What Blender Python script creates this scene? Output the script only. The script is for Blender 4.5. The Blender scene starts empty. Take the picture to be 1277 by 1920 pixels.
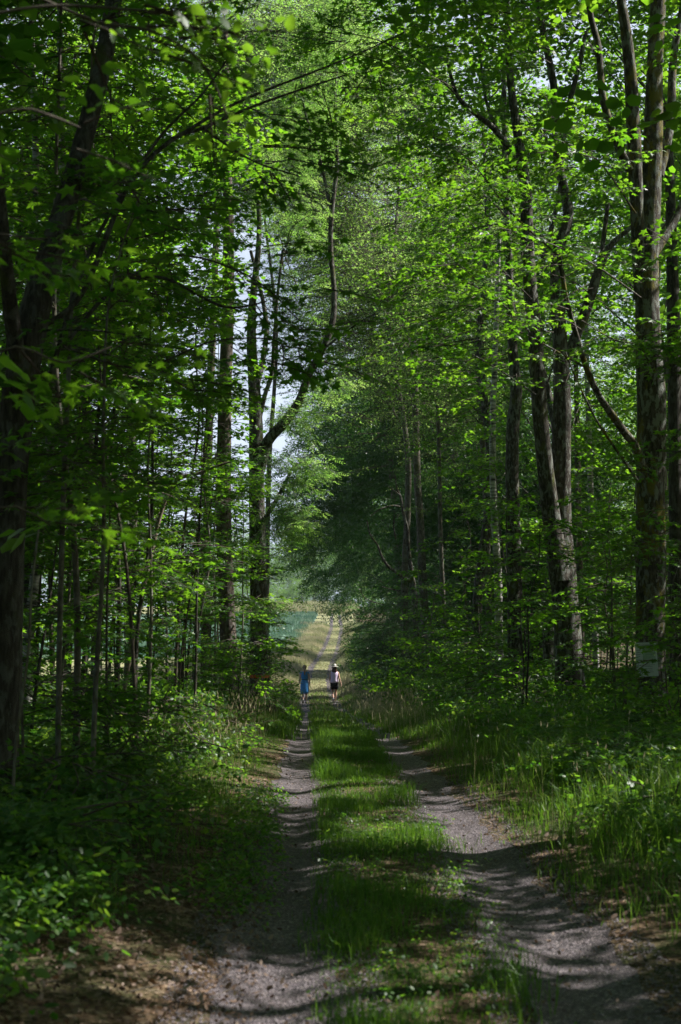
import bpy, math, random
import numpy as np
from mathutils import Vector, Matrix

# ------------------------------------------------------------------ camera, world, sun
scene = bpy.context.scene
C = scene.collection
R = math.radians
FPX = 2667.0                       # focal length in pixels of the 1920 px high photograph
CAM_Z = 1.75
PITCH, YAW = R(5.14), R(1.17)
cam_d = bpy.data.cameras.new('camera')
cam = bpy.data.objects.new('camera', cam_d); C.objects.link(cam)
cam_d.sensor_fit = 'VERTICAL'; cam_d.sensor_height = 36.0; cam_d.sensor_width = 24.0
cam_d.lens = 36.0 * FPX / 1920.0
cam_d.clip_start = 0.1; cam_d.clip_end = 6000
cam.location = (0, 0, CAM_Z)
cam.rotation_euler = (R(90) + PITCH, 0, -YAW)
cam_d.dof.use_dof = True; cam_d.dof.focus_distance = 42.0; cam_d.dof.aperture_fstop = 3.2
scene.camera = cam

SUN_AZ, SUN_EL = R(79), R(51)      # azimuth measured from +Y (forward) towards +X (right)
SUN_DIR = np.array([math.sin(SUN_AZ) * math.cos(SUN_EL), math.cos(SUN_AZ) * math.cos(SUN_EL), math.sin(SUN_EL)])
world = bpy.data.worlds.new('World'); scene.world = world
world.use_nodes = True
nt = world.node_tree
bg = nt.nodes['Background']
sky = nt.nodes.new('ShaderNodeTexSky'); sky.sky_type = 'NISHITA'; sky.sun_disc = False
sky.sun_elevation = SUN_EL; sky.sun_rotation = SUN_AZ
sky.air_density = 1.0; sky.dust_density = 3.0; sky.ozone_density = 1.5
bg.inputs[1].default_value = 0.05
# bright cloud-like band added low in the forward sky to whiten tree gaps
_tc = nt.nodes.new('ShaderNodeTexCoord'); _sx = nt.nodes.new('ShaderNodeSeparateXYZ'); nt.links.new(_tc.outputs['Generated'], _sx.inputs[0])
_el = nt.nodes.new('ShaderNodeMapRange'); _el.inputs['From Min'].default_value = .62; _el.inputs['From Max'].default_value = .36; _el.interpolation_type = 'SMOOTHSTEP'
nt.links.new(_sx.outputs['Z'], _el.inputs['Value'])
_nz = nt.nodes.new('ShaderNodeTexNoise'); _nz.inputs['Scale'].default_value = 2.6; _nz.inputs['Detail'].default_value = 7; _nz.inputs['Roughness'].default_value = .6; nt.links.new(_tc.outputs['Generated'], _nz.inputs['Vector'])
_nr = nt.nodes.new('ShaderNodeMapRange'); _nr.inputs['From Min'].default_value = .24; _nr.inputs['From Max'].default_value = .42; nt.links.new(_nz.outputs[0], _nr.inputs['Value'])
_mu = nt.nodes.new('ShaderNodeMath'); _mu.operation = 'MULTIPLY'; _ey = nt.nodes.new('ShaderNodeMapRange'); _ey.inputs['From Min'].default_value = .35; _ey.inputs['From Max'].default_value = .75; nt.links.new(_sx.outputs['Y'], _ey.inputs['Value'])
_m2 = nt.nodes.new('ShaderNodeMath'); _m2.operation = 'MULTIPLY'; nt.links.new(_el.outputs[0], _m2.inputs[0]); nt.links.new(_ey.outputs[0], _m2.inputs[1]); nt.links.new(_m2.outputs[0], _mu.inputs[0]); nt.links.new(_nr.outputs[0], _mu.inputs[1])
_mx = nt.nodes.new('ShaderNodeMix'); _mx.data_type = 'RGBA'; nt.links.new(_mu.outputs[0], _mx.inputs[0]); nt.links.new(sky.outputs[0], _mx.inputs[6]); _mx.inputs[7].default_value = (7.0, 8.0, 9.8, 1)
nt.links.new(_mx.outputs[2], bg.inputs[0])
sun_d = bpy.data.lights.new('sun', 'SUN'); sun_d.energy = 5.0; sun_d.angle = R(0.53); sun_d.color = (1.0, 0.965, 0.90)
sun = bpy.data.objects.new('sun', sun_d); C.objects.link(sun)
sun.rotation_euler = Vector(SUN_DIR).to_track_quat('Z', 'Y').to_euler()
scene.view_settings.view_transform = 'Standard'; scene.view_settings.look = 'None'
scene.view_settings.exposure = 1.25; scene.view_settings.gamma = 1.0
scene.render.engine = 'CYCLES'
cy = scene.cycles
cy.max_bounces = 4; cy.diffuse_bounces = 2; cy.glossy_bounces = 1; cy.transmission_bounces = 4
cy.transparent_max_bounces = 4; cy.volume_bounces = 0
cy.caustics_reflective = False; cy.caustics_refractive = False
cy.use_denoising = True; cy.denoiser = 'OPENIMAGEDENOISE'; cy.denoising_input_passes = 'RGB_ALBEDO_NORMAL'; cy.denoising_prefilter = 'NONE'
cy.sample_clamp_indirect = 4.0

# ------------------------------------------------------------------ helpers
rng = np.random.default_rng(11)
PI = math.pi
Fv = np.array([math.sin(YAW) * math.cos(PITCH), math.cos(YAW) * math.cos(PITCH), math.sin(PITCH)])
Rv = np.array([math.cos(YAW), -math.sin(YAW), 0.0])
Uv = np.cross(Rv, Fv)
def P(x, y, d):
    """photograph pixel at distance d (metres ahead) -> point in the wood"""
    v = Fv + Rv * (x - 638.5) / FPX + Uv * (960.0 - y) / FPX
    v = v * (d / v[1])
    return np.array([v[0], d, CAM_Z + v[2]])

_pd = np.array([-60, 0, 10, 23, 32, 40, 50, 60, 72, 85, 100, 130, 160, 200, 300, 345, 400, 600, 1200, 5000.])
_pz = np.array([0, 0, 0, 0, -.22, -.5, -.85, -1.2, -1.44, -1.12, -.53, .29, 1.25, 3.3, 7.2, 9.5, 11, 12, 10, 10.])
def prof(y):
    y = np.asarray(y, float); s = 0
    for k in (-5, -2.5, 0, 2.5, 5):
        s = s + np.interp(y + k * np.clip((y - 12) / 30, 0, 1.2), _pd, _pz)
    return s / 5
def cx(y):                          # sideways drift of the track
    y = np.asarray(y, float)
    return np.interp(y, [-60, 40, 55, 72, 90, 110, 130, 160, 200, 300, 5000], [0, 0, -.05, -.2, -.2, .2, .85, 1.75, 2.9, 4.5, 4.5])
def sstep(a, b, x):
    t = np.clip((np.asarray(x, float) - a) / (b - a), 0, 1); return t * t * (3 - 2 * t)
def wob(x, y, f=1.0, s=0.0):
    return (np.sin(x * 1.7 * f + 1.3 * np.sin(y * .9 * f + s) + s) + np.sin(y * 1.3 * f + 1.1 * np.sin(x * 2.1 * f + s * 2)) + np.sin((x + y) * 2.3 * f + s * 3) * .5) / 2.5
def ground_z(x, y):
    x = np.asarray(x, float); y = np.asarray(y, float)
    u = x - cx(y)
    z = prof(y)
    near = 1 - sstep(90, 150, y)
    a = np.abs(u - .6)
    z = z + near * (.10 * sstep(.95, 1.9, a) + .22 * sstep(2.0, 5.0, a))
    tr = np.exp(-((u + .16) / .27) ** 2) + np.exp(-((u - 1.36) / .27) ** 2)
    z = z - .055 * tr * (1 - sstep(60, 220, y) * .5)
    z = z + .02 * wob(x, y, 1.4) * near + .10 * wob(x, y, .35, 2) * sstep(1.5, 5, a)
    return z

# ---- mesh accumulator (triangles only)
class Acc:
    def __init__(s): s.v = []; s.f = []; s.m = []; s.r = []; s.n = 0
    def add(s, v, f, m=0, r=None):
        v = np.asarray(v, np.float32).reshape(-1, 3); f = np.asarray(f, np.int64).reshape(-1, 3)
        if len(f) == 0: return
        s.v.append(v); s.f.append(f + s.n); s.m.append(np.full(len(f), m, np.int32))
        s.r.append(np.full(len(v), .5, np.float32) if r is None else np.asarray(r, np.float32)); s.n += len(v)
    def build(s, name, mats, smooth=()):
        me = bpy.data.meshes.new(name)
        if not s.v: return me
        v = np.concatenate(s.v); f = np.concatenate(s.f).astype(np.int32); m = np.concatenate(s.m); r = np.concatenate(s.r)
        me.vertices.add(len(v)); me.vertices.foreach_set('co', v.ravel())
        me.loops.add(len(f) * 3); me.loops.foreach_set('vertex_index', f.ravel())
        me.polygons.add(len(f)); me.polygons.foreach_set('loop_start', np.arange(0, len(f) * 3, 3, dtype=np.int32))
        me.polygons.foreach_set('loop_total', np.full(len(f), 3, np.int32))
        me.polygons.foreach_set('material_index', m)
        sm = np.isin(m, list(smooth)) if smooth else np.zeros(len(f), bool)
        me.polygons.foreach_set('use_smooth', sm)
        at = me.attributes.new('rnd', 'FLOAT', 'POINT'); at.data.foreach_set('value', r)
        for mt in mats: me.materials.append(mt)
        me.update(calc_edges=True)
        return me
def link(name, me, parent=None, loc=(0, 0, 0)):
    o = bpy.data.objects.new(name, me); C.objects.link(o); o.location = loc
    if parent is not None: o.parent = parent
    return o
def tag(o, label=None, cat=None, group=None, kind=None):
    for k, v in (('label', label), ('category', cat), ('group', group), ('kind', kind)):
        if v: o[k] = v
    return o
def thing(name, label, cat, loc=(0, 0, 0), group=None):
    o = bpy.data.objects.new(name, None); o.empty_display_size = .2
    C.objects.link(o); o.location = loc
    return tag(o, label, cat, group)

# ------------------------------------------------------------------ materials
def mat(name):
    m = bpy.data.materials.new(name); m.use_nodes = True
    n = m.node_tree.nodes; l = m.node_tree.links
    return m, n, l, n['Principled BSDF'], n['Material Output']
def ramp(n, stops):
    r = n.new('ShaderNodeValToRGB'); e = r.color_ramp.elements
    e[0].position, e[0].color = stops[0][0], (*stops[0][1], 1)
    e[1].position, e[1].color = stops[-1][0], (*stops[-1][1], 1)
    for p, c in stops[1:-1]:
        k = e.new(p); k.color = (*c, 1)
    return r
def noise(n, l, vec, scale, detail=4, rough=.6, dist=0):
    t = n.new('ShaderNodeTexNoise'); t.inputs['Scale'].default_value = scale; t.inputs['Detail'].default_value = detail
    t.inputs['Roughness'].default_value = rough; t.inputs['Distortion'].default_value = dist
    if vec: l.new(vec, t.inputs['Vector'])
    return t
def mapping(n, l, scale, kind='Object'):
    tc = n.new('ShaderNodeTexCoord'); mp = n.new('ShaderNodeMapping'); mp.inputs['Scale'].default_value = scale
    l.new(tc.outputs[kind], mp.inputs['Vector']); return mp.outputs[0]
def leaf_mat(name, cols, trans, tw=.45, rough=.42, spec=.4):
    m, n, l, b, out = mat(name)
    at = n.new('ShaderNodeAttribute'); at.attribute_name = 'rnd'
    trans = [tuple(k * .80 for k in c) for c in trans]
    r = ramp(n, [(i / (len(cols) - 1), tuple(k * .85 for k in c)) for i, c in enumerate(cols)])
    l.new(at.outputs['Fac'], r.inputs[0]); l.new(r.outputs[0], b.inputs['Base Color'])
    b.inputs['Roughness'].default_value = rough; b.inputs['Specular IOR Level'].default_value = spec
    r2 = ramp(n, [(i / (len(trans) - 1), c) for i, c in enumerate(trans)])
    l.new(at.outputs['Fac'], r2.inputs[0])
    t = n.new('ShaderNodeBsdfTranslucent'); l.new(r2.outputs[0], t.inputs[0])
    mx = n.new('ShaderNodeMixShader'); mx.inputs[0].default_value = tw
    l.new(b.outputs[0], mx.inputs[1]); l.new(t.outputs[0], mx.inputs[2]); l.new(mx.outputs[0], out.inputs[0])
    return m
M = {}
M['maple'] = leaf_mat('maple_leaf_green', [(.018, .064, .010), (.030, .098, .012), (.052, .13, .018)], [(.12, .36, .012), (.22, .50, .018), (.33, .60, .035)], .55)
M['fine'] = leaf_mat('small_leaf_green', [(.030, .09, .026), (.052, .13, .032), (.11, .19, .06)], [(.20, .48, .06), (.36, .68, .10), (.56, .80, .2)], .52)
M['willow'] = leaf_mat('willow_leaf_green', [(.012, .052, .014), (.020, .074, .018), (.038, .10, .028)], [(.06, .2, .03), (.10, .28, .04), (.17, .38, .06)], .42)
M['herb'] = leaf_mat('herb_leaf_green', [(.022, .075, .014), (.040, .115, .02), (.08, .15, .026)], [(.11, .34, .02), (.22, .48, .03), (.38, .56, .05)], .5)
M['grass'] = leaf_mat('grass_green', [(.04, .10, .018), (.07, .16, .022), (.17, .19, .06)], [(.14, .34, .02), (.24, .46, .03), (.4, .46, .12)], .4, .5, .3)
M['drygrass'] = leaf_mat('meadow_grass_pale', [(.12, .19, .06), (.34, .34, .17), (.60, .50, .36)], [(.24, .38, .1), (.48, .5, .24), (.68, .58, .4)], .35, .6, .2)
M['crop'] = leaf_mat('crop_blue_green', [(.09, .17, .13), (.14, .23, .17), (.23, .30, .21)], [(.1, .24, .13), (.14, .3, .16), (.18, .34, .18)], .3, .6, .2)
M['deadleaf'] = leaf_mat('dead_leaf_brown', [(.07, .042, .03), (.14, .092, .068), (.29, .215, .175)], [(.2, .1, .04), (.26, .14, .06), (.3, .2, .1)], .12, .6, .2)

def bark_mat(name, cols, scale=(9, 9, 1.6), bump=.5, moss=0.0, mosscol=(.10, .12, .015), lichen=0.0, det=6):
    m, n, l, b, out = mat(name)
    v = mapping(n, l, scale)
    t = noise(n, l, v, 2.2, det, .65, .6)
    cols = [(p_, tuple(k * .72 for k in c_)) for p_, c_ in cols] if name != 'dead_wood' else cols
    r = ramp(n, cols); l.new(t.outputs[0], r.inputs[0]); col = r.outputs[0]
    if lichen:
        v2 = mapping(n, l, (4.4, 4.4, 1.9))
        t2 = noise(n, l, v2, 2.6, 5, .62)
        r2 = ramp(n, [(.52, (0, 0, 0)), (.57, (1, 1, 1))]); l.new(t2.outputs[0], r2.inputs[0])
        mx = n.new('ShaderNodeMix'); mx.data_type = 'RGBA'; mul = n.new('ShaderNodeMath'); mul.operation = 'MULTIPLY'; mul.inputs[1].default_value = lichen
        l.new(r2.outputs[0], mul.inputs[0]); l.new(mul.outputs[0], mx.inputs[0]); l.new(col, mx.inputs[6]); mx.inputs[7].default_value = (.19, .20, .18, 1); col = mx.outputs[2]
    if moss:
        v3 = mapping(n, l, (1.5, 1.5, .7))
        t3 = noise(n, l, v3, 2.2, 6, .7)
        r3 = ramp(n, [(.62 - moss * .25, (0, 0, 0)), (.70 - moss * .25, (1, 1, 1))]); l.new(t3.outputs[0], r3.inputs[0])
        mx = n.new('ShaderNodeMix'); mx.data_type = 'RGBA'; l.new(r3.outputs[0], mx.inputs[0]); l.new(col, mx.inputs[6]); mx.inputs[7].default_value = (*mosscol, 1); col = mx.outputs[2]
    l.new(col, b.inputs['Base Color']); b.inputs['Roughness'].default_value = .85; b.inputs['Specular IOR Level'].default_value = .25
    t4 = noise(n, l, v, 3.2, 8, .7, .8)
    bp = n.new('ShaderNodeBump'); bp.inputs['Strength'].default_value = bump; bp.inputs['Distance'].default_value = .03
    l.new(t4.outputs[0], bp.inputs['Height']); l.new(bp.outputs[0], b.inputs['Normal'])
    return m
M['bark'] = bark_mat('maple_bark', [(.36, (.022, .018, .013)), (.5, (.07, .058, .045)), (.62, (.14, .12, .10))], (11, 11, 3.2), .9, .25, (.075, .085, .015), .8)
M['barkmoss'] = bark_mat('mossy_bark', [(.36, (.022, .018, .013)), (.5, (.075, .062, .046)), (.62, (.15, .13, .105))], (11, 11, 3.2), .9, .42, (.14, .12, .018), 1.0)
M['barkdark'] = bark_mat('dark_bark', [(.36, (.02, .016, .012)), (.5, (.055, .045, .035)), (.64, (.10, .09, .075))], (10, 10, 2), .9, .2, (.05, .06, .012), .25)
M['barkgrey'] = bark_mat('smooth_grey_bark', [(.36, (.07, .06, .045)), (.5, (.15, .13, .10)), (.66, (.26, .23, .19))], (5, 5, 3), .35, .2, (.07, .09, .02), .5)
M['barkpine'] = bark_mat('pine_bark', [(.36, (.05, .035, .028)), (.5, (.13, .10, .082)), (.64, (.24, .18, .14))], (8, 8, 2.2), .9, .12, (.10, .08, .03), .4)
M['twig'] = bark_mat('twig_bark', [(.3, (.05, .04, .03)), (.7, (.14, .115, .09))], (6, 6, 6), .2)
M['deadwood'] = bark_mat('dead_wood', [(.3, (.12, .09, .065)), (.5, (.24, .19, .14)), (.7, (.40, .33, .26))], (12, 3, 12), .7, .0)
def birch_mat():
    m, n, l, b, out = mat('birch_bark')
    v = mapping(n, l, (2, 2, 9)); t = noise(n, l, v, 1.6, 5, .65, .4)
    r = ramp(n, [(.40, (.03, .026, .022)), (.47, (.20, .19, .18)), (.6, (.42, .40, .38))]); l.new(t.outputs[0], r.inputs[0])
    l.new(r.outputs[0], b.inputs['Base Color']); b.inputs['Roughness'].default_value = .7
    bp = n.new('ShaderNodeBump'); bp.inputs['Strength'].default_value = .4; bp.inputs['Distance'].default_value = .01
    l.new(t.outputs[0], bp.inputs['Height']); l.new(bp.outputs[0], b.inputs['Normal'])
    return m
M['birch'] = birch_mat()

def flat_mat(name, col, rough=.7, var=.25, scale=30, spec=.3, bump=0):
    m, n, l, b, out = mat(name)
    v = mapping(n, l, (1, 1, 1)); t = noise(n, l, v, scale, 3)
    lo = tuple(c * (1 - var) for c in col); hi = tuple(min(1, c * (1 + var)) for c in col)
    r = ramp(n, [(.3, lo), (.7, hi)]); l.new(t.outputs[0], r.inputs[0]); l.new(r.outputs[0], b.inputs['Base Color'])
    b.inputs['Roughness'].default_value = rough; b.inputs['Specular IOR Level'].default_value = spec
    if bump:
        bp = n.new('ShaderNodeBump'); bp.inputs['Strength'].default_value = bump; bp.inputs['Distance'].default_value = .01
        l.new(t.outputs[0], bp.inputs['Height']); l.new(bp.outputs[0], b.inputs['Normal'])
    return m

def gravel_mat():
    m, n, l, b, out = mat('gravel')
    v = mapping(n, l, (1, 1, 1))
    vo = n.new('ShaderNodeTexVoronoi'); vo.inputs['Scale'].default_value = 62; l.new(v, vo.inputs['Vector'])
    r = ramp(n, [(0, (.030, .024, .029)), (.45, (.070, .057, .066)), (.8, (.125, .103, .115)), (1, (.27, .235, .24))])
    sep = n.new('ShaderNodeSeparateColor'); l.new(vo.outputs['Color'], sep.inputs[0]); l.new(sep.outputs[0], r.inputs[0])
    t = noise(n, l, v, 2.3, 6, .7)
    r2 = ramp(n, [(.35, (.55, .50, .47)), (.65, (1, 1, 1))]); l.new(t.outputs[0], r2.inputs[0])
    mx = n.new('ShaderNodeMix'); mx.data_type = 'RGBA'; mx.blend_type = 'MULTIPLY'; mx.inputs[0].default_value = 1
    l.new(r.outputs[0], mx.inputs[6]); l.new(r2.outputs[0], mx.inputs[7])
    l.new(mx.outputs[2], b.inputs['Base Color']); b.inputs['Roughness'].default_value = .75; b.inputs['Specular IOR Level'].default_value = .35
    bp = n.new('ShaderNodeBump'); bp.inputs['Strength'].default_value = 1; bp.inputs['Distance'].default_value = .012; bp.invert = True
    l.new(vo.outputs['Distance'], bp.inputs['Height'])
    t2 = noise(n, l, v, 14, 5, .7); bp2 = n.new('ShaderNodeBump'); bp2.inputs['Strength'].default_value = .6; bp2.inputs['Distance'].default_value = .02
    l.new(t2.outputs[0], bp2.inputs['Height']); l.new(bp.outputs[0], bp2.inputs['Normal']); l.new(bp2.outputs[0], b.inputs['Normal'])
    return m
M['gravel'] = gravel_mat()
def floor_mat():
    m, n, l, b, out = mat('forest_floor')
    v = mapping(n, l, (1, 1, 1))
    vo = n.new('ShaderNodeTexVoronoi'); vo.inputs['Scale'].default_value = 24; l.new(v, vo.inputs['Vector'])
    r = ramp(n, [(0, (.045, .028, .018)), (.5, (.10, .062, .04)), (.85, (.17, .11, .075)), (1, (.26, .19, .14))])
    sep = n.new('ShaderNodeSeparateColor'); l.new(vo.outputs['Color'], sep.inputs[0]); l.new(sep.outputs[0], r.inputs[0])
    t = noise(n, l, v, 1.1, 6, .7); r2 = ramp(n, [(.42, (0, 0, 0)), (.6, (1, 1, 1))]); l.new(t.outputs[0], r2.inputs[0])
    mx = n.new('ShaderNodeMix'); mx.data_type = 'RGBA'; l.new(r2.outputs[0], mx.inputs[0]); l.new(r.outputs[0], mx.inputs[6]); mx.inputs[7].default_value = (.035, .045, .016, 1)
    l.new(mx.outputs[2], b.inputs['Base Color']); b.inputs['Roughness'].default_value = .95; b.inputs['Specular IOR Level'].default_value = .1
    bp = n.new('ShaderNodeBump'); bp.inputs['Strength'].default_value = .8; bp.inputs['Distance'].default_value = .03
    l.new(vo.outputs['Distance'], bp.inputs['Height']); l.new(bp.outputs[0], b.inputs['Normal'])
    return m
M['floor'] = floor_mat()
M['meadow'] = flat_mat('meadow_soil', (.20, .20, .10), .9, .4, .8, .1)
M['soil'] = flat_mat('field_soil', (.11, .18, .13), .9, .3, 1.5, .1)
M['stone'] = flat_mat('pebble_stone', (.125, .104, .115), .7, .55, 40, .35)
M['moss'] = flat_mat('moss_cushion', (.17, .16, .02), .95, .5, 25, .1, .6)

# ------------------------------------------------------------------ leaves, sprays
def leaf_template(kind):
    if kind == 'maple':
        o = [(0, 0), (-.06, -.40), (.24, -.20), (.58, -.52), (.56, -.18), (1, 0), (.56, .18), (.58, .52), (.24, .20), (-.06, .40)]
        v = [(.3, 0, .04)] + [(x, y, -.22 * abs(y) - .10 * x * x) for x, y in o]
        f = [(0, i, i % 10 + 1) for i in range(1, 11)]
    elif kind == 'maple_lo':
        o = [(0, -.3), (.55, -.5), (1, 0), (.55, .5), (0, .3)]
        v = [(x, y, -.22 * abs(y) - .10 * x * x) for x, y in o]
        f = [(0, 1, 2), (0, 2, 4), (4, 2, 3)]
    elif kind == 'ovate':
        v = [(0, 0, 0), (.32, -.32, -.07), (.78, -.22, -.1), (1.05, 0, -.12), (.78, .22, -.1), (.32, .32, -.07)]
        f = [(0, 1, 2), (0, 2, 3), (0, 3, 4), (0, 4, 5)]
    elif kind == 'lance':
        v = [(0, 0, 0), (.45, -.15, -.04), (1, 0, -.08), (.45, .15, -.04)]
        f = [(0, 1, 2), (0, 2, 3)]
    else:                                # 'dia'
        v = [(0, 0, 0), (.45, -.33, -.09), (1, 0, -.05), (.45, .33, -.09)]
        f = [(0, 1, 2), (0, 2, 3)]
    return np.array(v, float), np.array(f)

def rotz(a): c, s = math.cos(a), math.sin(a); return np.array([[c, -s, 0], [s, c, 0], [0, 0, 1.]])
def roty(a): c, s = math.cos(a), math.sin(a); return np.array([[c, 0, s], [0, 1, 0], [-s, 0, c]])
def rotx(a): c, s = math.cos(a), math.sin(a); return np.array([[1, 0, 0], [0, c, -s], [0, s, c]])
def stick(a, b, r0, r1, n=3):
    a = np.asarray(a, float); b = np.asarray(b, float); d = b - a; L = np.linalg.norm(d) + 1e-9; d = d / L
    q = np.cross(d, [0, 0, 1.]) if abs(d[2]) < .9 else np.cross(d, [1., 0, 0]); q /= np.linalg.norm(q); w = np.cross(d, q)
    an = np.arange(n) * 2 * PI / n
    ring = np.cos(an)[:, None] * q + np.sin(an)[:, None] * w
    v = np.vstack([a + ring * r0, b + ring * r1])
    f = []
    for i in range(n):
        j = (i + 1) % n; f += [(i, j, n + j), (i, n + j, n + i)]
    return v, np.array(f)

def make_spray(leaf, n, L, W, size, seed, tilt=.35, twigs=True, curl=.25, pinnate=False):
    """one leafy twig along +X, a flat fan of n leaves; returns (leaf verts, leaf faces, leaf number per vertex, twig verts, twig faces)"""
    r = np.random.default_rng(seed)
    lv, lf = leaf_template(leaf)
    V = []; F = []; I = []; k = 0
    tv = []; tf = []; tn = 0
    def arch(x, y): return -curl * (x / L) ** 2 * L * .5 - .05 * abs(y)
    nodes = []
    ns = max(2, int(round(n / 4.5)))
    for i in range(ns):
        x0 = L * (.12 + .8 * i / ns); s = 1 if i % 2 else -1
        ln = W * (1.05 - .6 * (i / ns)) * r.uniform(.7, 1.1); ang = s * r.uniform(.6, 1.05)
        x1, y1 = x0 + ln * math.cos(ang), ln * math.sin(ang)
        if twigs:
            v, f = stick((x0, 0, arch(x0, 0)), (x1, y1, arch(x1, y1)), .004, .0018)
            tv.append(v); tf.append(f + tn); tn += len(v)
        nodes.append((x0, 0, x1, y1, ang))
    nodes.append((0, 0, L, 0, 0))
    if twigs:
        xs = np.linspace(0, L, 4)
        for a, b in zip(xs[:-1], xs[1:]):
            v, f = stick((a, 0, arch(a, 0)), (b, 0, arch(b, 0)), .008 * (1.2 - a / L), .008 * (1.2 - b / L))
            tv.append(v); tf.append(f + tn); tn += len(v)
    for i in range(n):
        x0, y0, x1, y1, ang = nodes[i % len(nodes)]
        t = ((i // len(nodes)) + 1) / (n / len(nodes)) * r.uniform(.85, 1.1); t = min(1.05, max(.15, t))
        px_, py_ = x0 + (x1 - x0) * t, y0 + (y1 - y0) * t
        side = 1 if (i // len(nodes)) % 2 else -1
        if t > .95: side = 0
        hd = ang + side * r.uniform(.6, 1.2) + r.normal(0, .2)
        sc = size * r.uniform(.65, 1.2)
        m = rotz(hd) @ roty(r.normal(.12, tilt)) @ rotx(r.normal(0, tilt))
        off = np.array([px_ + .35 * sc * math.cos(hd), py_ + .35 * sc * math.sin(hd), arch(px_, py_) + r.normal(0, .012 + .03 * W)])
        vv = lv * sc @ m.T + off
        V.append(vv); F.append(lf + k); I.append(np.full(len(lv), i)); k += len(lv)
    return dict(v=np.concatenate(V), f=np.concatenate(F), i=np.concatenate(I), n=n,
                tv=np.concatenate(tv) if tv else np.zeros((0, 3)), tf=np.concatenate(tf) if tf else np.zeros((0, 3), int))

def pinnate_spray(seed, n=7, size=.085, L=.55):
    """ash twig: compound leaves, each two rows of narrow leaflets"""
    r = np.random.default_rng(seed); lv, lf = leaf_template('lance')
    V = []; F = []; I = []; k = 0; q = 0; tv = []; tf = []; tn = 0
    for a in range(n):
        base = np.array([L * a / n, 0, -.05 * a / n]); hd = (1 if a % 2 else -1) * r.uniform(.5, 1.3) if a < n - 1 else 0
        rl = r.uniform(.24, .34); dr = r.uniform(.1, .7)
        mrot = rotz(hd) @ roty(dr)
        v, f = stick(base, base + mrot @ np.array([rl, 0, 0]), .002, .001); tv.append(v); tf.append(f + tn); tn += len(v)
        for j in range(9):
            t = (j // 2 + 1) / 5.0; s = (1 if j % 2 else -1) if j < 8 else 0
            m = mrot @ rotz(s * 1.05) @ rotx(r.normal(0, .3))
            V.append(lv * size * r.uniform(.8, 1.15) @ m.T + base + mrot @ np.array([rl * t, 0, 0])); F.append(lf + k); I.append(np.full(len(lv), q)); k += len(lv); q += 1
    v, f = stick((0, 0, 0), (L, 0, -.05), .006, .003); tv.append(v); tf.append(f + tn)
    return dict(v=np.concatenate(V), f=np.concatenate(F), i=np.concatenate(I), n=q, tv=np.concatenate(tv), tf=np.concatenate(tf))

SP = {
 'maple': [make_spray('maple', 16, .75, .34, .115, 100 + i, .30) for i in range(7)],
 'maple_mid': [make_spray('maple_lo', 20, .85, .42, .115, 200 + i, .32) for i in range(7)],
 'maple_far': [make_spray('maple_lo', 26, 1.25, .6, .16, 250 + i, .4, twigs=False) for i in range(6)],
 'hazel': [make_spray('ovate', 14, .62, .26, .075, 300 + i, .45) for i in range(6)],
 'fine': [make_spray('dia', 40, .95, .42, .062, 400 + i, .6) for i in range(6)],
 'fine_far': [make_spray('dia', 60, 1.5, .75, .11, 450 + i, .7, twigs=False) for i in range(6)],
 'willow': [make_spray('lance', 60, 1.3, .42, .12, 500 + i, .55, curl=.9) for i in range(6)],
 'willow_far': [make_spray('lance', 90, 1.6, .6, .19, 520 + i, .6, curl=.9, twigs=False) for i in range(6)],
 'ash': [pinnate_spray(600 + i) for i in range(6)],
}
LM = {'maple': 'maple', 'maple_mid': 'maple', 'maple_far': 'maple', 'hazel': 'herb', 'fine': 'fine', 'fine_far': 'fine', 'willow': 'willow', 'willow_far': 'willow', 'ash': 'fine'}

def place(acc, kind, pos, yaw, pitch, roll, sc, g, mleaf=0, mtwig=1, bias=0.0):
    """put sprays of one kind at many positions"""
    T = SP[kind]; N = len(pos)
    if N == 0: return
    which = g.integers(0, len(T), N)
    cyw, syw = np.cos(yaw), np.sin(yaw); cp, sp = np.cos(-pitch), np.sin(-pitch); cr, sr = np.cos(roll), np.sin(roll)
    Z = np.zeros(N); O = np.ones(N)
    Rz = np.stack([cyw, -syw, Z, syw, cyw, Z, Z, Z, O], 1).reshape(N, 3, 3)
    Ry = np.stack([cp, Z, sp, Z, O, Z, -sp, Z, cp], 1).reshape(N, 3, 3)
    Rx = np.stack([O, Z, Z, Z, cr, -sr, Z, sr, cr], 1).reshape(N, 3, 3)
    Mx = Rz @ Ry @ Rx * sc[:, None, None]
    for t in range(len(T)):
        ix = np.nonzero(which == t)[0]
        if len(ix) == 0: continue
        s = T[t]; n = len(ix)
        v = np.einsum('nij,kj->nki', Mx[ix], s['v']) + pos[ix][:, None, :]
        f = s['f'][None] + (np.arange(n) * len(s['v']))[:, None, None]
        base = np.clip(g.normal(.5 + bias, .2, n), 0, 1)
        lr = np.clip(base[:, None] + g.normal(0, .17, (n, s['n'])), 0, 1)
        acc.add(v, f, mleaf, lr[:, s['i']].ravel())
        if len(s['tv']):
            v = np.einsum('nij,kj->nki', Mx[ix], s['tv']) + pos[ix][:, None, :]
            f = s['tf'][None] + (np.arange(n) * len(s['tv']))[:, None, None]
            acc.add(v, f, mtwig)

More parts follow.
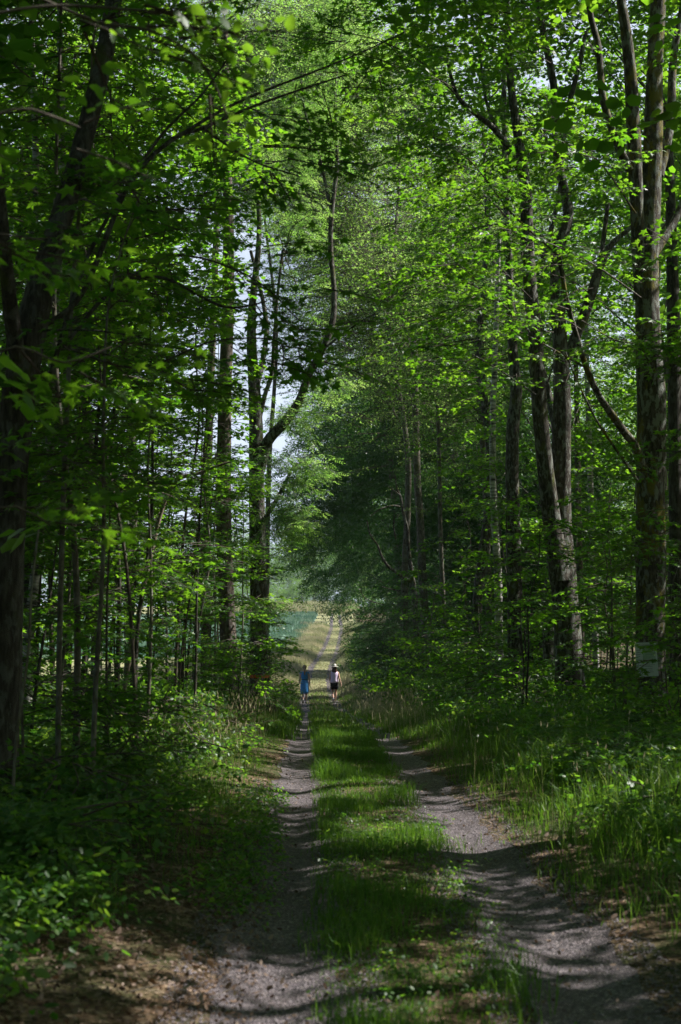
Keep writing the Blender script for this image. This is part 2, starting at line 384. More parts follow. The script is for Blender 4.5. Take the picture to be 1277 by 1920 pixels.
# ---- chosen sun spots, lit by cutting foliage away along their rays to the sun
SUNSPOTS = [(-.25, 7.6, .30), (-.95, 7.7, .6), (-1.4, 8.1, .42), (.35, 8.1, .2), (.55, 12.6, .5), (-.3, 10.6, .16), (.75, 14.6, .55), (.4, 16.9, .35), (.8, 19.4, .45), (.3, 23, .6),
            (2.15, 13.6, .28), (2.1, 17.0, .35), (2.6, 20.0, .45), (-1.6, 13.5, .3), (-1.3, 16.0, .4), (-1.7, 18.5, .5), (-1.5, 21.5, .5), (-2.2, 21, .5), (1.5, 9.3, .14), (1.6, 12.0, .2), (1.7, 7.2, .15), (-.2, 13.2, .1), (-.2, 18, .2), (1.5, 15.8, .12), (2.9, 25, .4), (2.2, 28, .7), (.5, 27.5, .6), (-2.4, 26, .9),
            (-.1, 72.3, 1.6), (1.3, 72.6, 1.8), (-1.5, 79, 2.2), (.6, 79, 2.2), (2.2, 80, 1.6), (-2, 85, 2.6), (1.5, 88, 1.6), (.4, 92, .9), (1, 105, 1.6), (2.5, 66, 1.0), (-2, 66, 1.0), (.6, 33, .8), (.3, 38.5, .5), (.9, 45, .7), (.4, 55, .9), (1.5, 62, .9), (-1.8, 31, .5), (2.4, 36, .6), (-.16, 25.5, .25)]
SUNAIR = [(230, 130, 24, .8), (350, 330, 26, 1.2), (430, 180, 28, 1.2), (300, 480, 28, .6), (120, 60, 22, .8), (330, 780, 32, .9), (430, 760, 38, 1.2), (250, 650, 30, .8),
 (400, 1120, 26, .9), (300, 1000, 26, .6), (240, 1250, 20, .7), (380, 1300, 24, .9), (330, 1430, 17, .6), (460, 1410, 20, .7), (200, 1330, 18, .4), (140, 940, 15, .3), (520, 1200, 37, .9),
 (620, 200, 39, 2.2), (560, 500, 39, 1.4), (540, 930, 39, 1.2), (560, 700, 39, .8), (700, 690, 40, 1.0), (610, 130, 70, 3.6), (640, 330, 72, 3.2), (680, 430, 56, 1.8), (730, 520, 55, 1.2), (330, 1150, 24, .7), (260, 1050, 22, .5), (430, 1000, 32, .8), (150, 1150, 18, .4), (360, 880, 34, .7), (450, 1180, 35, .7), (60, 1250, 16, .3), (560, 60, 62, 2.6), (600, 450, 70, 2.4), (700, 180, 56, 2.2), (560, 330, 40, 1.6), (600, 60, 39, 1.8), (660, 60, 62, 2.0), (650, 480, 60, 1.6), (740, 250, 60, 1.4), (880, 420, 26, .8), (1000, 300, 25, .4), (930, 570, 27, .8), (870, 690, 28, .5), (1040, 600, 24, .6), (1120, 250, 22, .6), (820, 300, 24, .4),
 (790, 1140, 50, .9), (860, 1180, 40, .5), (1000, 1000, 40, .5), (1150, 900, 34, .5), (1250, 950, 28, .4), (1180, 1170, 24, .4), (1010, 1250, 30, .4), (1236, 690, 24.5, .5), (1232, 1120, 24.5, .5), (1238, 560, 24.5, .35), (1235, 900, 24.4, .35), (1130, 740, 23.6, .3), (900, 900, 42, .8), (1250, 300, 24, .5), (700, 1230, 66, 1.2), (680, 790, 78, 1.2), (660, 1110, 84, .8)]
AIR = None
def keep_mask(pos, sc=1.0, tunnel=True):
    """False inside the road's clear tunnel and in the corridors cut through the canopy to light the chosen spots"""
    if tunnel is False: return sun_mask(pos, sc)
    x, y, z = pos[:, 0], pos[:, 1], pos[:, 2]
    gz = prof(y); u = x - cx(y) - .6; h = z - gz
    k = np.ones(len(pos), bool)
    hw = np.interp(y, [0, 10, 25, 40, 60, 80, 110], [2.0, 2.0, 2.3, 2.3, 2.6, 2.6, 3.0])
    top = np.interp(y, [0, 12, 20, 40, 60, 80, 110, 200], [4.3, 5.2, 6.5, 8.5, 9.0, 8.0, 8.5, 9])
    k &= ~((np.abs(u) < hw) & (h < top * (1 - .35 * np.abs(u) / hw)))
    return k & sun_mask(pos, sc)
def sun_mask(pos, sc=1.0):
    global AIR
    k = np.ones(len(pos), bool)
    if AIR is None:
        AIR = [(np.array([sx, sy, float(ground_z(sx, sy)) + .05]), r, .8) for sx, sy, r in SUNSPOTS] + [(P(a, b, c), r, r + .5) for a, b, c, r in SUNAIR]
    for s0, r, t0 in AIR:
        q = pos - s0; t = q @ SUN_DIR; d = np.linalg.norm(q - t[:, None] * SUN_DIR, axis=1)
        k &= ~((t > t0) & (d < r + .38 * sc))  # a leafy twig is about this long
    return k

def blob_points(g, c, rad, n, clumps, spread=.30):
    """clumped points through an ellipsoid, more of them near its surface"""
    c = np.asarray(c, float); rad = np.asarray(rad, float)
    d = g.normal(size=(clumps, 3)); d /= np.linalg.norm(d, axis=1)[:, None]
    cc = d * (g.uniform(.15, 1, clumps) ** .5)[:, None]
    w = g.integers(0, clumps, n)
    p = cc[w] + g.normal(0, spread, (n, 3)) * np.array([1, 1, .55])
    return c + p * rad, c + cc * rad
def add_foliage(acc, kind, c, rad, n, clumps, g, axis=None, sc=1.0, spread=.3, cull=True, up=0.0, extra=None, bias=0.0):
    p, cc = blob_points(g, c, rad, n, clumps, spread)
    if cull:
        k = keep_mask(p, sc * (1.55 if kind == 'maple_far' else 1)); p = p[k]
    if extra is not None:
        p = p[extra(p)]
    ax = np.asarray(axis if axis is not None else c, float)
    yaw = np.arctan2(p[:, 1] - ax[1], p[:, 0] - ax[0]) + g.normal(0, .7, len(p))
    place(acc, kind, p, yaw, g.normal(up, .25, len(p)), g.normal(0, .25, len(p)), sc * g.uniform(.75, 1.25, len(p)), g, bias=bias)
    return cc

def tube(acc, pts, rad, sides=8, m=0, lump=.0, g=None, flare=0.0):
    """smooth tapering limb through pts"""
    pts = np.asarray(pts, float); rad = np.asarray(rad, float)
    n = len(pts)
    if n > 2:
        L = np.linalg.norm(np.diff(pts, axis=0), axis=1).sum()
        k = int(max(2, min(14, L / n / max(rad.mean() * 2.0, .05))))
        q = []; rr = []
        for i in range(n - 1):
            p0 = pts[max(i - 1, 0)]; p1 = pts[i]; p2 = pts[i + 1]; p3 = pts[min(i + 2, n - 1)]
            for t in np.arange(k) / k:
                q.append(.5 * ((2 * p1) + (-p0 + p2) * t + (2 * p0 - 5 * p1 + 4 * p2 - p3) * t * t + (-p0 + 3 * p1 - 3 * p2 + p3) * t ** 3))
                rr.append(rad[i] * (1 - t) + rad[i + 1] * t)
        q.append(pts[-1]); rr.append(rad[-1]); pts = np.array(q); rad = np.array(rr)
    n = len(pts)
    tg = np.gradient(pts, axis=0); tg /= np.linalg.norm(tg, axis=1)[:, None] + 1e-9
    a = np.cross(tg, np.array([.31, .95, .05])); a /= np.linalg.norm(a, axis=1)[:, None] + 1e-9; b = np.cross(tg, a)
    an = np.arange(sides) * 2 * PI / sides
    R_ = np.repeat(rad[:, None], sides, 1)
    if lump and g is not None:
        ph = g.uniform(0, 6.28, 4); zz = np.arange(n)[:, None]
        R_ = R_ * (1 + lump * (np.sin(an * 2 + ph[0] + zz * .35) * .5 + np.sin(an * 3 + ph[1] - zz * .8) * .35) + lump * g.normal(0, .35, (n, sides)))
    if flare:
        hh = np.linalg.norm(pts - pts[0], axis=1)[:, None]
        R_ = R_ * (1 + flare * np.exp(-hh / .35) * (1 + .35 * np.sin(an * 4 + 1)))
    v = pts[:, None, :] + (a[:, None, :] * np.cos(an)[None, :, None] + b[:, None, :] * np.sin(an)[None, :, None]) * R_[:, :, None]
    i = np.arange(n - 1)[:, None] * sides; j = np.arange(sides)[None]; jn = (j + 1) % sides
    f = np.concatenate([np.stack([i + j, i + sides + jn, i + jn], -1).reshape(-1, 3), np.stack([i + j, i + sides + j, i + sides + jn], -1).reshape(-1, 3)])
    acc.add(v, f, m)

def limb_to(acc, a, b, r0, r1, g, sag=.12, sides=5):
    a = np.asarray(a, float); b = np.asarray(b, float); L = np.linalg.norm(b - a)
    m1 = a + (b - a) * .33 + g.normal(0, .05 * L, 3) + [0, 0, -sag * L]; m2 = a + (b - a) * .68 + g.normal(0, .06 * L, 3) + [0, 0, -sag * .5 * L]
    tube(acc, [a, m1, m2, b], [r0, r0 * .75 + r1 * .25, r0 * .4 + r1 * .6, r1], sides)

# ------------------------------------------------------------------ ground
def grid_lines():
    ys = np.concatenate([np.arange(-12, 4, 1.0), np.arange(4, 30, .22), np.arange(30, 90, .7), np.arange(90, 220, 2.0), np.arange(220, 420, 6.0), np.arange(420, 1000, 60.)])
    us = np.concatenate([[-700, -300, -120, -60, -36, -24], np.arange(-18, -4, .8), np.arange(-4, -1, .25), np.arange(-1, 2.6, .085), np.arange(2.6, 6, .25), np.arange(6, 22, .9), [24, 34, 60, 120, 300, 700]])
    return ys, us
YS, US = grid_lines()
def sheet(name, mats, face_sel, matfun=None, dz=0.0, kind='structure'):
    Y, U = np.meshgrid(YS, US, indexing='ij')
    X = U + cx(Y) ; Z = ground_z(X, Y) + dz
    nv = np.stack([X, Y, Z], -1).reshape(-1, 3); ny, nu = Y.shape
    i, j = np.meshgrid(np.arange(ny - 1), np.arange(nu - 1), indexing='ij'); i = i.ravel(); j = j.ravel()
    yc = (YS[i] + YS[i + 1]) / 2; uc = (US[j] + US[j + 1]) / 2
    sel = face_sel(uc, yc); i, j, yc, uc = i[sel], j[sel], yc[sel], uc[sel]
    a = i * nu + j; b = a + 1; c = a + nu; d = c + 1
    f = np.concatenate([np.stack([a, b, d], 1), np.stack([a, d, c], 1)])
    mi = np.zeros(len(i), int) if matfun is None else matfun(uc, yc)
    used = np.unique(f); re = np.full(len(nv), -1); re[used] = np.arange(len(used))
    A = Acc(); A.add(nv[used], re[f], 0); A.m = [np.concatenate([mi, mi]).astype(np.int32)]
    o = link(name, A.build(name, mats, smooth=range(len(mats)))); return tag(o, kind=kind)
def gmat(u, y):
    m = np.zeros(len(u), int)
    m[y > 78] = 1
    m[(y > 78) & (u > 4)] = 0
    return m
sheet('ground', [M['floor'], M['meadow']], lambda u, y: np.ones(len(u), bool), gmat)
def track_strip(c0, label):
    ys = YS[(YS > -11) & (YS < 300)]
    w = np.interp(ys, [0, 9, 15, 25, 40, 70, 200], [.37, .35, .28, .26, .24, .24, .3])
    nz = lambda s_: .045 * np.sin(ys * 2.1 + s_) + .03 * np.sin(ys * 5.3 + s_ * 3) + .02 * np.sin(ys * 11.7 + s_ * 7)
    lo, hi = c0 - w + nz(c0 * 5), c0 + w + nz(c0 * 9 + 2); K = 13
    t = np.linspace(0, 1, K)[None]; U = lo[:, None] * (1 - t) + hi[:, None] * t; Y = np.repeat(ys[:, None], K, 1); X = U + cx(Y)
    V = np.stack([X, Y, ground_z(X, Y) + .007], -1).reshape(-1, 3); i, j = np.meshgrid(np.arange(len(ys) - 1), np.arange(K - 1), indexing='ij'); a = (i * K + j).ravel()
    A = Acc(); A.add(V, np.concatenate([np.stack([a, a + 1, a + K + 1], 1), np.stack([a, a + K + 1, a + K], 1)]))
    tag(link('wheel_track', A.build('wheel_track', [M['gravel']], (0,))), label, kind='structure')
track_strip(-.16, 'bare gravel wheel track that runs straight down past the woman in the blue dress')
track_strip(1.37, 'bare gravel wheel track that runs down past the woman in the straw hat')
sheet('field', [M['soil']], lambda u, y: (u < -3.0) & (u > -250) & (y > 122) & (y < 300), dz=.004)

# ------------------------------------------------------------------ trees
def finish_tree(name, label, cat, base, tr, cr, bark, leaf, group=None, leafname='crown'):
    base = np.asarray(base, float)
    root = thing(name, label, cat, base, group)
    for acc, nm, mats, sm in ((tr, 'trunk', [bark], (0,)), (cr, leafname, [leaf, M['twig']], (1,))):
        if acc is None or not acc.v: continue
        acc.v = [v - base.astype(np.float32) for v in acc.v]
        link(nm, acc.build(nm, mats, sm), root)
    return root
LAND = []                             # (x in the photograph, words) used to tell the smaller trees apart
def ipx(X, d):                        # sideways place in the photograph
    v = np.array([X, d, 0.0]); return 638.5 + FPX * (v @ Rv) / (v @ Fv)

def traced_tree(name, label, cat, limbs, bark, foliage=(), boughs=(), seed=1, land=None, leafkind='maple', group=None, flare=.5, lump=.07, crownlimbs=True, extra=None, mleaf=None):
    g = np.random.default_rng(seed)
    tr = Acc(); cr = Acc()
    for li, pl in enumerate(limbs):
        pts = [P(x, y, d) for x, y, d, w in pl]; rad = [w * d / FPX / 2 for x, y, d, w in pl]
        if li == 0:
            pts[0][2] = float(ground_z(pts[0][0], pts[0][1])) - .1
            base = pts[0] + [0, 0, .1]
        tube(tr, pts, rad, 14 if rad[0] > .12 else 8, 0, lump, g, flare if li == 0 else 0)
    tops = [P(*pl[-1][:3]) for pl in limbs]
    for (c, rad, n, clumps, *o) in foliage:
        kw = o[0] if o else {}
        k = kw.pop('kind', leafkind)
        cc = add_foliage(cr, k, c, rad, n, clumps, g, axis=base, extra=extra, **kw)
        if crownlimbs:
            ok = keep_mask(cc)
            for q in cc[ok][:(8 if n > 150 else 0)]:
                s = min(tops, key=lambda t_: np.linalg.norm(t_ - q))
                if np.linalg.norm(q - s) < 4.5: limb_to(tr, s, q, .022, .008, g)
    for b in boughs:
        bough(tr, cr, g, *b)
    return finish_tree(name, label, cat, base, tr, cr, M[bark], M[mleaf or LM[leafkind]], group)

def bough(tr, cr, g, pl, kind, n, spread, sc=1.0, r0=.02, pitch=0.0, bias=0.0):
    pts = np.array([P(*p) for p in pl])
    tube(tr, pts, np.linspace(r0, .006, len(pts)), 5)
    seg = np.linalg.norm(np.diff(pts, axis=0), axis=1); cum = np.concatenate([[0], np.cumsum(seg)]); L = cum[-1]
    t = g.uniform(.12, 1, n) * L
    q = np.stack([np.interp(t, cum, pts[:, k]) for k in range(3)], 1)
    dr = pts[-1] - pts[0]; yaw0 = math.atan2(dr[1], dr[0])
    side = np.where(g.random(n) < .5, 1, -1)
    yaw = yaw0 + side * g.uniform(.2, 1.3, n)
    off = np.stack([np.cos(yaw), np.sin(yaw), np.zeros(n)], 1) * (g.random(n) * spread)[:, None]
    off[:, 2] += g.normal(0, spread * .22, n) - .1 * spread
    place(cr, kind, q + off, yaw, g.normal(pitch - .12, .18, n), g.normal(0, .2, n), sc * g.uniform(.8, 1.2, n), g, bias=bias)

def gen_tree(name, label, cat, X, d, H, cr_r, cb, n, bark='bark', kind='maple_mid', r0=.16, lean=(0, 0), seed=1, group=None, clumps=26, sc=1.0, cull=True, spread=.24, extra=None, z0=None, limbs=14, nstem=1, bias=0.0):
    g = np.random.default_rng(seed)
    tr = Acc(); cr = Acc()
    z = float(ground_z(X, d)) if z0 is None else z0
    base = np.array([X, d, z]); top = base + [lean[0] * H, lean[1] * H, H * .93]
    axis = [base - [0, 0, .1]] + [base + (top - base) * t + np.append(g.normal(0, .012 * H * min(1, t * 2), 2), 0) for t in (.15, .35, .55, .75, 1)]
    rad = [r0 * 1.05, r0 * .95, r0 * .82, r0 * .62, r0 * .4, .02]
    tube(tr, axis, rad, 12 if r0 > .1 else 7, 0, .06, g, .45)
    zb = H * cb; c = base + [lean[0] * H * .7, lean[1] * H * .7, (H + zb) / 2]
    cc = add_foliage(cr, kind, c, (cr_r, cr_r, (H - zb) / 2 * 1.02), n, clumps, g, axis=c, sc=sc, cull=cull, spread=spread, extra=extra, bias=bias)
    if cull: cc = cc[keep_mask(cc)]
    A = np.array(axis)
    for q in cc[:limbs]:
        hz = max(z + H * .2, q[2] - .6 * np.linalg.norm(q[:2] - c[:2]) - .8)
        s = np.array([np.interp(hz, A[:, 2], A[:, k]) for k in (0, 1)] + [min(hz, A[-1, 2])])
        limb_to(tr, s, q, max(.014, r0 * .2), .008, g, sag=-.04)
    return finish_tree(name, label, cat, base, tr, cr, M[bark], M[LM[kind]], group)

def sapling(X, d, H, seed, kind='maple', n=70, lean=(0, 0), r0=.02, rad=.9, lo=.25, sc=1.0, bark='barkgrey', name='maple_sapling', label='', group=None, bias=0.0, cat='sapling', cull=True):
    g = np.random.default_rng(seed)
    tr = Acc(); cr = Acc(); z = float(ground_z(X, d)); base = np.array([X, d, z])
    axis = np.array([base + np.array([lean[0] * t ** 1.4, lean[1] * t, 1.0 * t]) * H + np.append(g.normal(0, .015 * H * t, 2), 0) for t in (0, .2, .4, .6, .8, 1.0)])
    axis[0, 2] -= .05
    tube(tr, axis, np.linspace(r0, .006, 6), 6)
    nl = max(4, int(H * 2.2)); hs = np.sort(g.uniform(lo, 1.02, nl)); per = max(2, n // nl)
    PZ, YW = [], []
    for h in hs:
        c = np.array([np.interp(h * H + z, axis[:, 2], axis[:, k]) for k in (0, 1)] + [z + h * H])
        for q in range(2):
            a = g.uniform(0, 2 * PI); ln = rad * (1.15 - .75 * h) * g.uniform(.5, 1.15)
            e = c + np.array([math.cos(a) * ln, math.sin(a) * ln, .22 * ln])
            limb_to(tr, c, e, .008, .003, g, sag=-.05, sides=3)
            m = max(1, per // 2)
            t = g.uniform(.15, 1, m)[:, None]
            PZ.append(c + (e - c) * t + g.normal(0, [.12, .12, .05], (m, 3))); YW.append(a + g.normal(0, .7, m))
    p = np.concatenate(PZ); yaw = np.concatenate(YW)
    if cull: k = keep_mask(p, .35); p, yaw = p[k], yaw[k]
    N = len(p)
    place(cr, kind, p, yaw, g.normal(-.08, .14, N), g.normal(0, .14, N), sc * g.uniform(.65, 1.1, N), g, bias=bias)
    return finish_tree(name, label, cat, base, tr, cr, M[bark], M[LM[kind]], group)

# --- left of the track -------------------------------------------------
# big dark maple leaning in from the edge
traced_tree('maple_tree', 'thick dark maple trunk leaning towards the track, nearest big tree beside the pair of birches', 'tree',
    [[(-22, 1575, 12, 89), (-2, 1300, 12, 77), (8, 1110, 12, 71), (28, 800, 12, 65), (58, 620, 12, 59), (96, 470, 12.1, 46), (140, 325, 12.3, 40), (178, 180, 12.5, 37), (206, 50, 12.8, 33), (230, -120, 13.2, 28), (260, -420, 14, 21)],
     [(40, 720, 12, 34), (18, 560, 11.6, 28), (2, 400, 11.3, 25), (-10, 240, 11, 22), (-25, 0, 10.8, 18)],
     [(58, 620, 12, 14), (150, 556, 12.2, 11), (240, 350, 12.6, 9), (320, 264, 13, 8), (380, 240, 13.4, 7), (500, 190, 14, 5), (650, 140, 14.6, 3)],
     [(96, 700, 12, 10), (170, 470, 12.4, 8), (290, 270, 12.8, 6), (380, 175, 13.2, 4), (440, 90, 13.6, 3)],
     [(120, 650, 12, 9), (210, 545, 12.2, 7), (300, 520, 12.4, 6), (420, 575, 12.6, 5), (500, 565, 12.9, 3)]],
    'barkdark',
    foliage=[((-2.4, 13.2, 8.9), (2.2, 2.6, 1.3), 110, 12, dict(bias=-.1)), ((-4.9, 12.0, 10.4), (3.0, 3.6, 2.4), 330, 22, dict(kind='maple_far', spread=.2)), ((-.4, 12.6, 13.4), (3.4, 4.0, 2.2), 520, 30, dict(kind='maple_far', spread=.2)), ((-3.6, 17.5, 14.6), (3.4, 3.4, 2.2), 420, 26, dict(kind='maple_far', spread=.2))],
    boughs=[([(320, 264, 13), (450, 190, 13.8), (650, 110, 14.6), (760, 60, 15)], 'maple', 20, .8, .85, .02, 0, -.15),
            ([(380, 240, 12.8), (470, 300, 13), (560, 330, 13.2)], 'maple', 9, .6, 1.0, .015, 0, -.2),
            ([(200, 550, 12.2), (330, 480, 12.4), (470, 520, 12.6), (560, 600, 12.8)], 'maple', 22, .7, .85, .015, 0, -.15),
            ([(120, 650, 12), (260, 690, 12.2), (400, 640, 12.6), (520, 640, 13), (530, 690, 13.2)], 'maple', 18, .55, .85, .012, 0, -.1),
            ([(60, 620, 12), (180, 620, 11.6), (300, 640, 11.4)], 'maple', 9, .6, .8, .012, 0, 0),
            ([(90, 480, 12), (200, 400, 11), (330, 400, 10.5)], 'maple', 14, .7, 1.0, .012, 0, -.1)],
    seed=3)
LAND.append((20, 'the thick leaning maple'))
# hazel twigs hanging in close to the lens
g0 = np.random.default_rng(5)
tr = Acc(); cr = Acc()
hb = np.array([-1.9, 5.6, float(ground_z(-1.9, 5.6))])
tube(tr, [hb, hb + [.0, .0, 1.4], hb + [.1, .2, 2.8], hb + [.25, .6, 4.3]], [.03, .026, .02, .012], 7)
bough(tr, cr, g0, [(60, -10, 6.2), (180, 40, 6.3), (290, 60, 6.4), (380, 120, 6.5), (425, 215, 6.6)], 'hazel', 7, .20, .9, .008, 0, .25)
bough(tr, cr, g0, [(-40, 30, 6.0), (110, 10, 6.2), (330, 20, 6.4), (440, -20, 6.6)], 'hazel', 6, .22, .9, .008, 0, .2)
bough(tr, cr, g0, [(-60, 240, 5.8), (0, 212, 5.8), (60, 205, 5.9), (150, 240, 6.0)], 'hazel', 3, .15, .9, .008, 0, 0)
finish_tree('hazel_bush', 'hazel with blurred round bright leaves hanging closest to the viewer near the tree tops', 'bush', hb, tr, cr, M['twig'], M['maple'])
tr = Acc(); cr = Acc()
hb = np.array([-2.1, 6.6, float(ground_z(-2.1, 6.6))])
tube(tr, [hb, hb + [.05, 0, 1.0], hb + [.1, 0, 2.3], hb + [.1, 0, 3.4]], [.02, .017, .012, .008], 6)
bough(tr, cr, g0, [(-60, 690, 7.0), (30, 650, 7.0), (120, 680, 7.1), (210, 650, 7.2)], 'maple', 4, .14, .8, .007, 0, .1)
bough(tr, cr, g0, [(-60, 960, 6.8), (30, 950, 6.9), (95, 985, 7.0)], 'maple', 2, .1, .7, .006, 0, .15)
bough(tr, cr, g0, [(-60, 430, 7.2), (10, 440, 7.2), (80, 450, 7.2)], 'maple', 3, .14, .8, .006, 0, 0)
finish_tree('maple_sapling', 'young maple reaching blurred bright leaf sprays in front of the thick leaning trunk', 'sapling', hb, tr, cr, M['twig'], M['maple'])

traced_tree('birch_tree', 'pale birch leaning away from its upright neighbour, nearer the track of the pair', 'tree',
    [[(46, 1480, 20, 22), (54, 1200, 20, 20), (74, 1010, 20, 19), (92, 860, 20, 18), (96, 740, 20, 17), (104, 600, 20, 15), (112, 460, 20, 14), (118, 250, 20.2, 12), (112, 60, 20.5, 11), (112, -120, 21, 9)]],
    'birch', [((-3.2, 20.5, 13.5), (1.8, 1.8, 3.2), 240, 16)], seed=7, leafkind='fine', lump=.03)
traced_tree('birch_tree', 'upright pale birch standing tight beside the thick leaning maple', 'tree',
    [[(20, 1480, 21.5, 22), (26, 1160, 21.5, 20), (36, 900, 21.5, 18), (46, 640, 21.5, 16), (66, 400, 21.5, 14), (66, 240, 21.5, 13), (60, 100, 21.5, 12), (58, -100, 21.5, 9)]],
    'birch', [((-4.4, 21.5, 14), (1.8, 1.8, 3.2), 240, 16)], seed=8, leafkind='fine', lump=.03)
LAND.append((70, 'the two birches'))
traced_tree('maple_sapling', 'long straight bare stem with a sunlit lower edge beside the two birches', 'sapling',
    [[(108, 1560, 13, 11), (110, 1300, 13, 11), (114, 1100, 13, 11), (120, 900, 13, 10), (128, 720, 13, 9), (136, 540, 13, 8), (150, 380, 13, 7), (166, 200, 13, 5), (176, 60, 13, 4)]],
    'barkgrey', [((-2.5, 13, 7.4), (1.1, 1.2, 1.2), 24, 8)], seed=9, lump=.02, flare=.2)
traced_tree('maple_sapling', 'thin pale whip leaning over in front of the thick leaning maple', 'sapling',
    [[(18, 1590, 11, 6), (30, 1400, 11, 6), (52, 1230, 11, 5), (60, 1100, 11, 5), (74, 980, 11, 4)]], 'barkgrey', [((-2.35, 11, 2.9), (.6, .8, .5), 10, 4)], seed=10, lump=.02, flare=.1)

traced_tree('pine_tree', 'straight grey-brown pine trunk next to the forked ash with orange paint', 'tree',
    [[(432, 1350, 35, 36), (428, 1200, 35, 32), (420, 1010, 35, 29), (420, 850, 35, 27), (423, 700, 35, 25), (428, 560, 35, 23), (428, 400, 35, 20), (424, 250, 35, 16), (422, 60, 35, 12)]],
    'barkpine', [((-2.2, 35, 17.2), (2.6, 2.4, 3.2), 260, 20)], seed=12, leafkind='fine', lump=.03)
LAND.append((425, 'the straight pine'))
traced_tree('pine_tree', 'thinner sunlit pine trunk partly behind the straight grey-brown one', 'tree',
    [[(384, 1330, 46, 18), (388, 1000, 46, 16), (392, 800, 46, 15), (398, 640, 46, 14), (404, 480, 46, 12), (410, 250, 46, 9)]],
    'barkpine', [((-3.2, 46, 19.5), (2.2, 2.2, 3.0), 150, 18)], seed=13, leafkind='fine', lump=.03)
ash = traced_tree('ash_tree', 'forked ash with one heavy limb curving over the track and an orange paint ring', 'tree',
    [[(488, 1345, 40, 40), (486, 1200, 40, 33), (484, 1050, 40, 31), (481, 900, 40, 30), (480, 800, 40, 27), (477, 730, 40, 22), (472, 650, 40, 19), (474, 560, 40, 14), (486, 440, 40, 10), (480, 300, 40, 7)],
     [(486, 880, 40, 24), (502, 828, 39.8, 20), (535, 790, 39.6, 19), (562, 750, 39.4, 17), (580, 700, 39.2, 15), (605, 655, 39, 13), (624, 600, 39, 12), (626, 540, 39, 10), (620, 470, 39, 10), (622, 400, 39, 9), (632, 300, 39, 8), (628, 180, 39, 5), (640, 60, 39, 4)],
     [(484, 790, 40, 13), (497, 740, 40, 9), (510, 700, 40, 8), (513, 650, 40, 7), (520, 560, 40, 6), (530, 470, 40, 5)],
     [(482, 720, 40, 13), (492, 680, 40.4, 11), (500, 620, 40.8, 10), (492, 560, 41, 8), (470, 470, 41, 6)],
     [(492, 980, 40, 10), (520, 935, 39.5, 8), (545, 885, 39.2, 6)],
     [(606, 655, 39, 5), (640, 628, 38.8, 4), (680, 600, 38.5, 3)],
     [(622, 400, 39, 7), (600, 300, 39, 6), (570, 200, 39, 5), (560, 80, 39, 3)]],
    'bark', [((.45, 39, 16.6), (2.3, 2.2, 2.6), 480, 34, dict(spread=.3, sc=1.05)), ((.1, 39.2, 12.8), (1.5, 1.6, 1.6), 160, 16, dict(spread=.3)), ((-.2, 39.5, 19.6), (2.8, 2.2, 1.7), 420, 30, dict(spread=.25, sc=1.1)), ((-1.5, 40, 16.2), (1.7, 1.8, 2.2), 190, 20),
             ((-.55, 39, 5.9), (.8, 1.0, 1.0), 100, 10, dict(cull=False)), ((-.9, 39.5, 4.6), (1.0, 1.2, .6), 80, 8, dict(cull=False)), ((-.35, 38.8, 7.7), (.6, .8, .5), 36, 6, dict(cull=False)), ((.2, 39, 8.6), (.7, .7, .5), 30, 5, dict(cull=False)), *[(P(a_, b_, d_), (r_, r_, r_ * .7), n_, 10, dict(cull=False)) for a_, b_, d_, r_, n_ in [(505, 1150, 38.5, .5, 40), (530, 870, 39, .8, 60), (470, 930, 41, .9, 30), (520, 770, 41, .7, 24)]]],
    seed=14, leafkind='ash', lump=.05)
A_ = Acc(); pc = P(486, 1268, 40); rr = 34 * 40 / FPX / 2 * 1.13
tube(A_, [pc - [0, 0, .045], pc + [0, 0, .0], pc + [0, 0, .045]], [rr] * 3, 14, 0)
A_.v = [v - np.array(ash.location, np.float32) for v in A_.v]
M['orange'] = flat_mat('orange_paint', (.55, .12, .015), .6, .15, 20)
pb = link('paint_ring', A_.build('paint_ring', [M['orange']]), ash)
LAND.append((485, 'the forked ash'))

